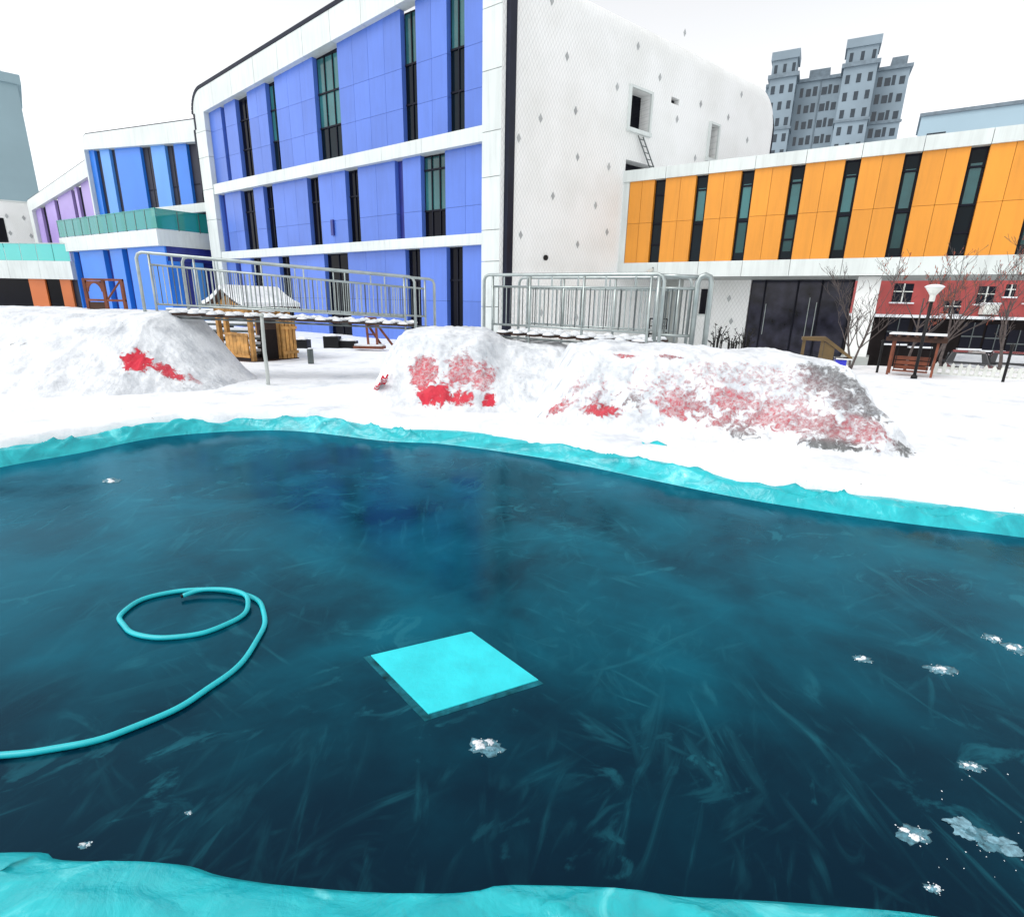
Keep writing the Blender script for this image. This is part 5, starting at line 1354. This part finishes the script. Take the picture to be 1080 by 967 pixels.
def car(c, rz, label):
    o = thing('parked_car', c[:], label, 'car', 'cars parked below the red building')
    CM = Matrix.Translation(c) @ Matrix.Rotation(rz, 4, 'Z')       # length along y, front at -y
    prof = [(-2.15, .28), (-2.2, .55), (-2.05, .78), (-1.1, .95), (-.35, 1.42), (.9, 1.46), (1.75, 1.0), (2.1, .95), (2.15, .5), (2.1, .28)]
    mb = MB(); k = len(prof); xs_ = (-.86, -.80, .80, .86)
    for x_ in xs_:
        s1 = .9 if abs(x_) > .84 else 1.0
        for (y_, z_) in prof: mb.v.append((x_ * (1 - .22 * max(0, (z_ - .9)) / .5), y_ * (.985 if s1 < 1 else 1), .28 + (z_ - .28) * (.97 if s1 < 1 else 1)))
    for i in range(3):
        for j in range(k): mb.f.append((i * k + j, i * k + (j + 1) % k, (i + 1) * k + (j + 1) % k, (i + 1) * k + j))
    mb.f.append(tuple(range(k))); mb.f.append(tuple(range(4 * k - 1, 3 * k - 1, -1)))
    mb.build('body', 'car_paint', o, CM)
    MB().add([(-.52, -1.00, 1.03), (.52, -1.00, 1.03), (.46, -.48, 1.36), (-.46, -.48, 1.36), (-.52, -.97, 1.005), (.52, -.97, 1.005), (.46, -.44, 1.34), (-.46, -.44, 1.34)], [(0, 1, 2, 3), (4, 5, 6, 7), (0, 1, 5, 4), (1, 2, 6, 5), (2, 3, 7, 6), (3, 0, 4, 7)]).build('windscreen', 'snow', o, CM)
    for sx in (-1, 1):
        MB().add([(sx * .875, -.85, .98), (sx * .875, 1.2, 1.0), (sx * .765, .8, 1.38), (sx * .765, -.35, 1.36), (sx * .83, -.85, .97), (sx * .83, 1.2, .98), (sx * .73, .8, 1.36), (sx * .73, -.35, 1.34)], [(0, 1, 2, 3), (4, 5, 6, 7), (0, 1, 5, 4), (1, 2, 6, 5), (2, 3, 7, 6), (3, 0, 4, 7)]).build('side_window', 'car_glass', o, CM)
        MB().box(sx * .62 - .16, sx * .62 + .16, -2.22, -2.10, .62, .74).build('headlight', 'lamp_white', o, CM)
        MB().box(sx * .95 - .09, sx * .95 + .09, -.9, -.75, .95, 1.08).build('wing_mirror', 'car_paint', o, CM)
        for y_ in (-1.35, 1.35):
            w_ = MB().tube([(sx * .70, y_, .31), (sx * .89, y_, .31)], .31, 18).build('wheel', 'tyre', o, CM)
            MB().tube([(sx * .885, y_, .31), (sx * .90, y_, .31)], .19, 12).build('rim', 'steel', w_, CM)
    MB().box(-.45, .45, -2.24, -2.16, .36, .50).build('grille', 'black_metal', o, CM)
    MB().box(-.22, .22, -2.26, -2.245, .38, .48).build('number_plate', 'lamp_white', o, CM)
    lump_cap((0, -1.6, .86), .72, .42, .10, 3, 16).build('bonnet_snow', 'snow', o, CM, True)
for px, lab in ((1022, 'dark parked car with snowy windscreen, left of the two behind the picket fence'), (1066, 'dark parked car with snowy windscreen, right of the two behind the picket fence')):
    p = at_y(px, 372, 26.5)
    car(Vector((p.x, p.y, ground_z(p.x, p.y) + .02)), R(-38), lab)

# olive slanted board over a blue box, by the right mound
c = at_y(878, 374, 11.5)
ol = thing('play_slide', (c.x, c.y, .1), 'olive brown slanted board on a blue box, behind the right mound', 'slide')
OM = Matrix.Translation(c) @ Matrix.Rotation(R(-25), 4, 'Z')
MB().prism([(-.62, .34), (-.18, .36), (.34, -.02), (.34, -.08), (-.2, .28), (-.62, .28)], -.25, .25).build('slanted_board', 'olive_board', ol, OM)
MB().prism([(-.20, .27), (.0, .14), (.0, -.1), (-.20, -.1)], -.22, .22).build('side_panel', 'olive_board', ol, OM)
MB().box(.06, .26, -.2, .2, -.95, -.09).build('box', 'blue_plastic', ol, OM)
for x_ in (-.58, -.24): MB().box(x_ - .03, x_ + .03, -.22, -.16, -.9, .275).build('leg', 'olive_board', ol, OM)
MB().box(.06, .345, -.26, .26, -.075, -.055).build('edge_strip', 'snow', ol, OM)

# black wire rack behind the railing
c = at_y(694, 344, 10.2)
wr = thing('wire_rack', (c.x, c.y, .9), 'small square black wire rack behind the short railing', 'rack')
for (p, q, nm) in (((-.16, -.14), (.16, -.14), 'frame_bar'), ((-.16, .13), (.16, .13), 'frame_bar'), ((-.16, -1.4), (-.16, .13), 'leg'), ((.16, -1.4), (.16, .13), 'leg'), ((-.05, -.14), (-.05, .13), 'wire'), ((.05, -.14), (.05, .13), 'wire'), ((-.16, 0), (.16, 0), 'wire'), ((-.12, .07), (.12, .07), 'wire')):
    MB().tube([(c.x + p[0], c.y, c.z + p[1]), (c.x + q[0], c.y, c.z + q[1])], .014 if nm != 'wire' else .008, 6).build(nm, 'black_metal', wr)

# dead plants behind the right mound
for i, (px, hh, lab) in enumerate(((756, .42, 'black withered plant next to the rounded railing post'), (772, .30, 'small black withered plant midway along the white wall foot'), (786, .38, 'black withered plant at the left edge of the dark glazing'))):
    c = at_y(px, 360, 12.5); c.z = .75
    dp = thing('withered_plant', c[:], lab, 'plant', 'withered plants behind the right mound')
    st = MB(); lv = MB(); rg_ = random.Random(40 + i)
    for k in range(16):
        ax = rg_.uniform(0, 6.28); r_ = rg_.uniform(.05, .28); q = c + Vector((math.cos(ax) * r_, math.sin(ax) * r_, hh * rg_.uniform(.5, 1.3)))
        st.tube([c + Vector((math.cos(ax) * .05, math.sin(ax) * .05, -.78)), c.lerp(q, .5) + Vector((0, 0, .05)), q], [.012, .01, .004], 4)
        for _ in range(3):
            m_ = c.lerp(q, rg_.uniform(.3, 1)); lv.add([m_, m_ + Vector((rg_.uniform(-.07, .07), .02, .06)), m_ + Vector((rg_.uniform(-.05, .05), -.02, .02))], [(0, 1, 2)])
    st.build('stems', 'dead_plant', dp); lv.build('leaves', 'dead_plant', dp)

# small turquoise scrap of liner lying on the snow by the right mound
a = at_z(690, 471, .17)
sc_ = thing('liner_scrap', a[:], 'small dark turquoise scrap lying on the snow above the far liner', 'scrap')
mb = MB(); vs = []
for i in range(7):
    for j in range(4): vs.append((a.x - .13 + i * .043, a.y - .05 + j * .03, .175 + .02 * math.sin(i * 1.3 + j) + .012 * j))
mb.add(vs, [(i * 4 + j, i * 4 + j + 1, (i + 1) * 4 + j + 1, (i + 1) * 4 + j) for i in range(6) for j in range(3)])
q = mb.build('sheet', 'hose', sc_, smooth=True); so = q.modifiers.new('thickness', 'SOLIDIFY'); so.thickness = .01
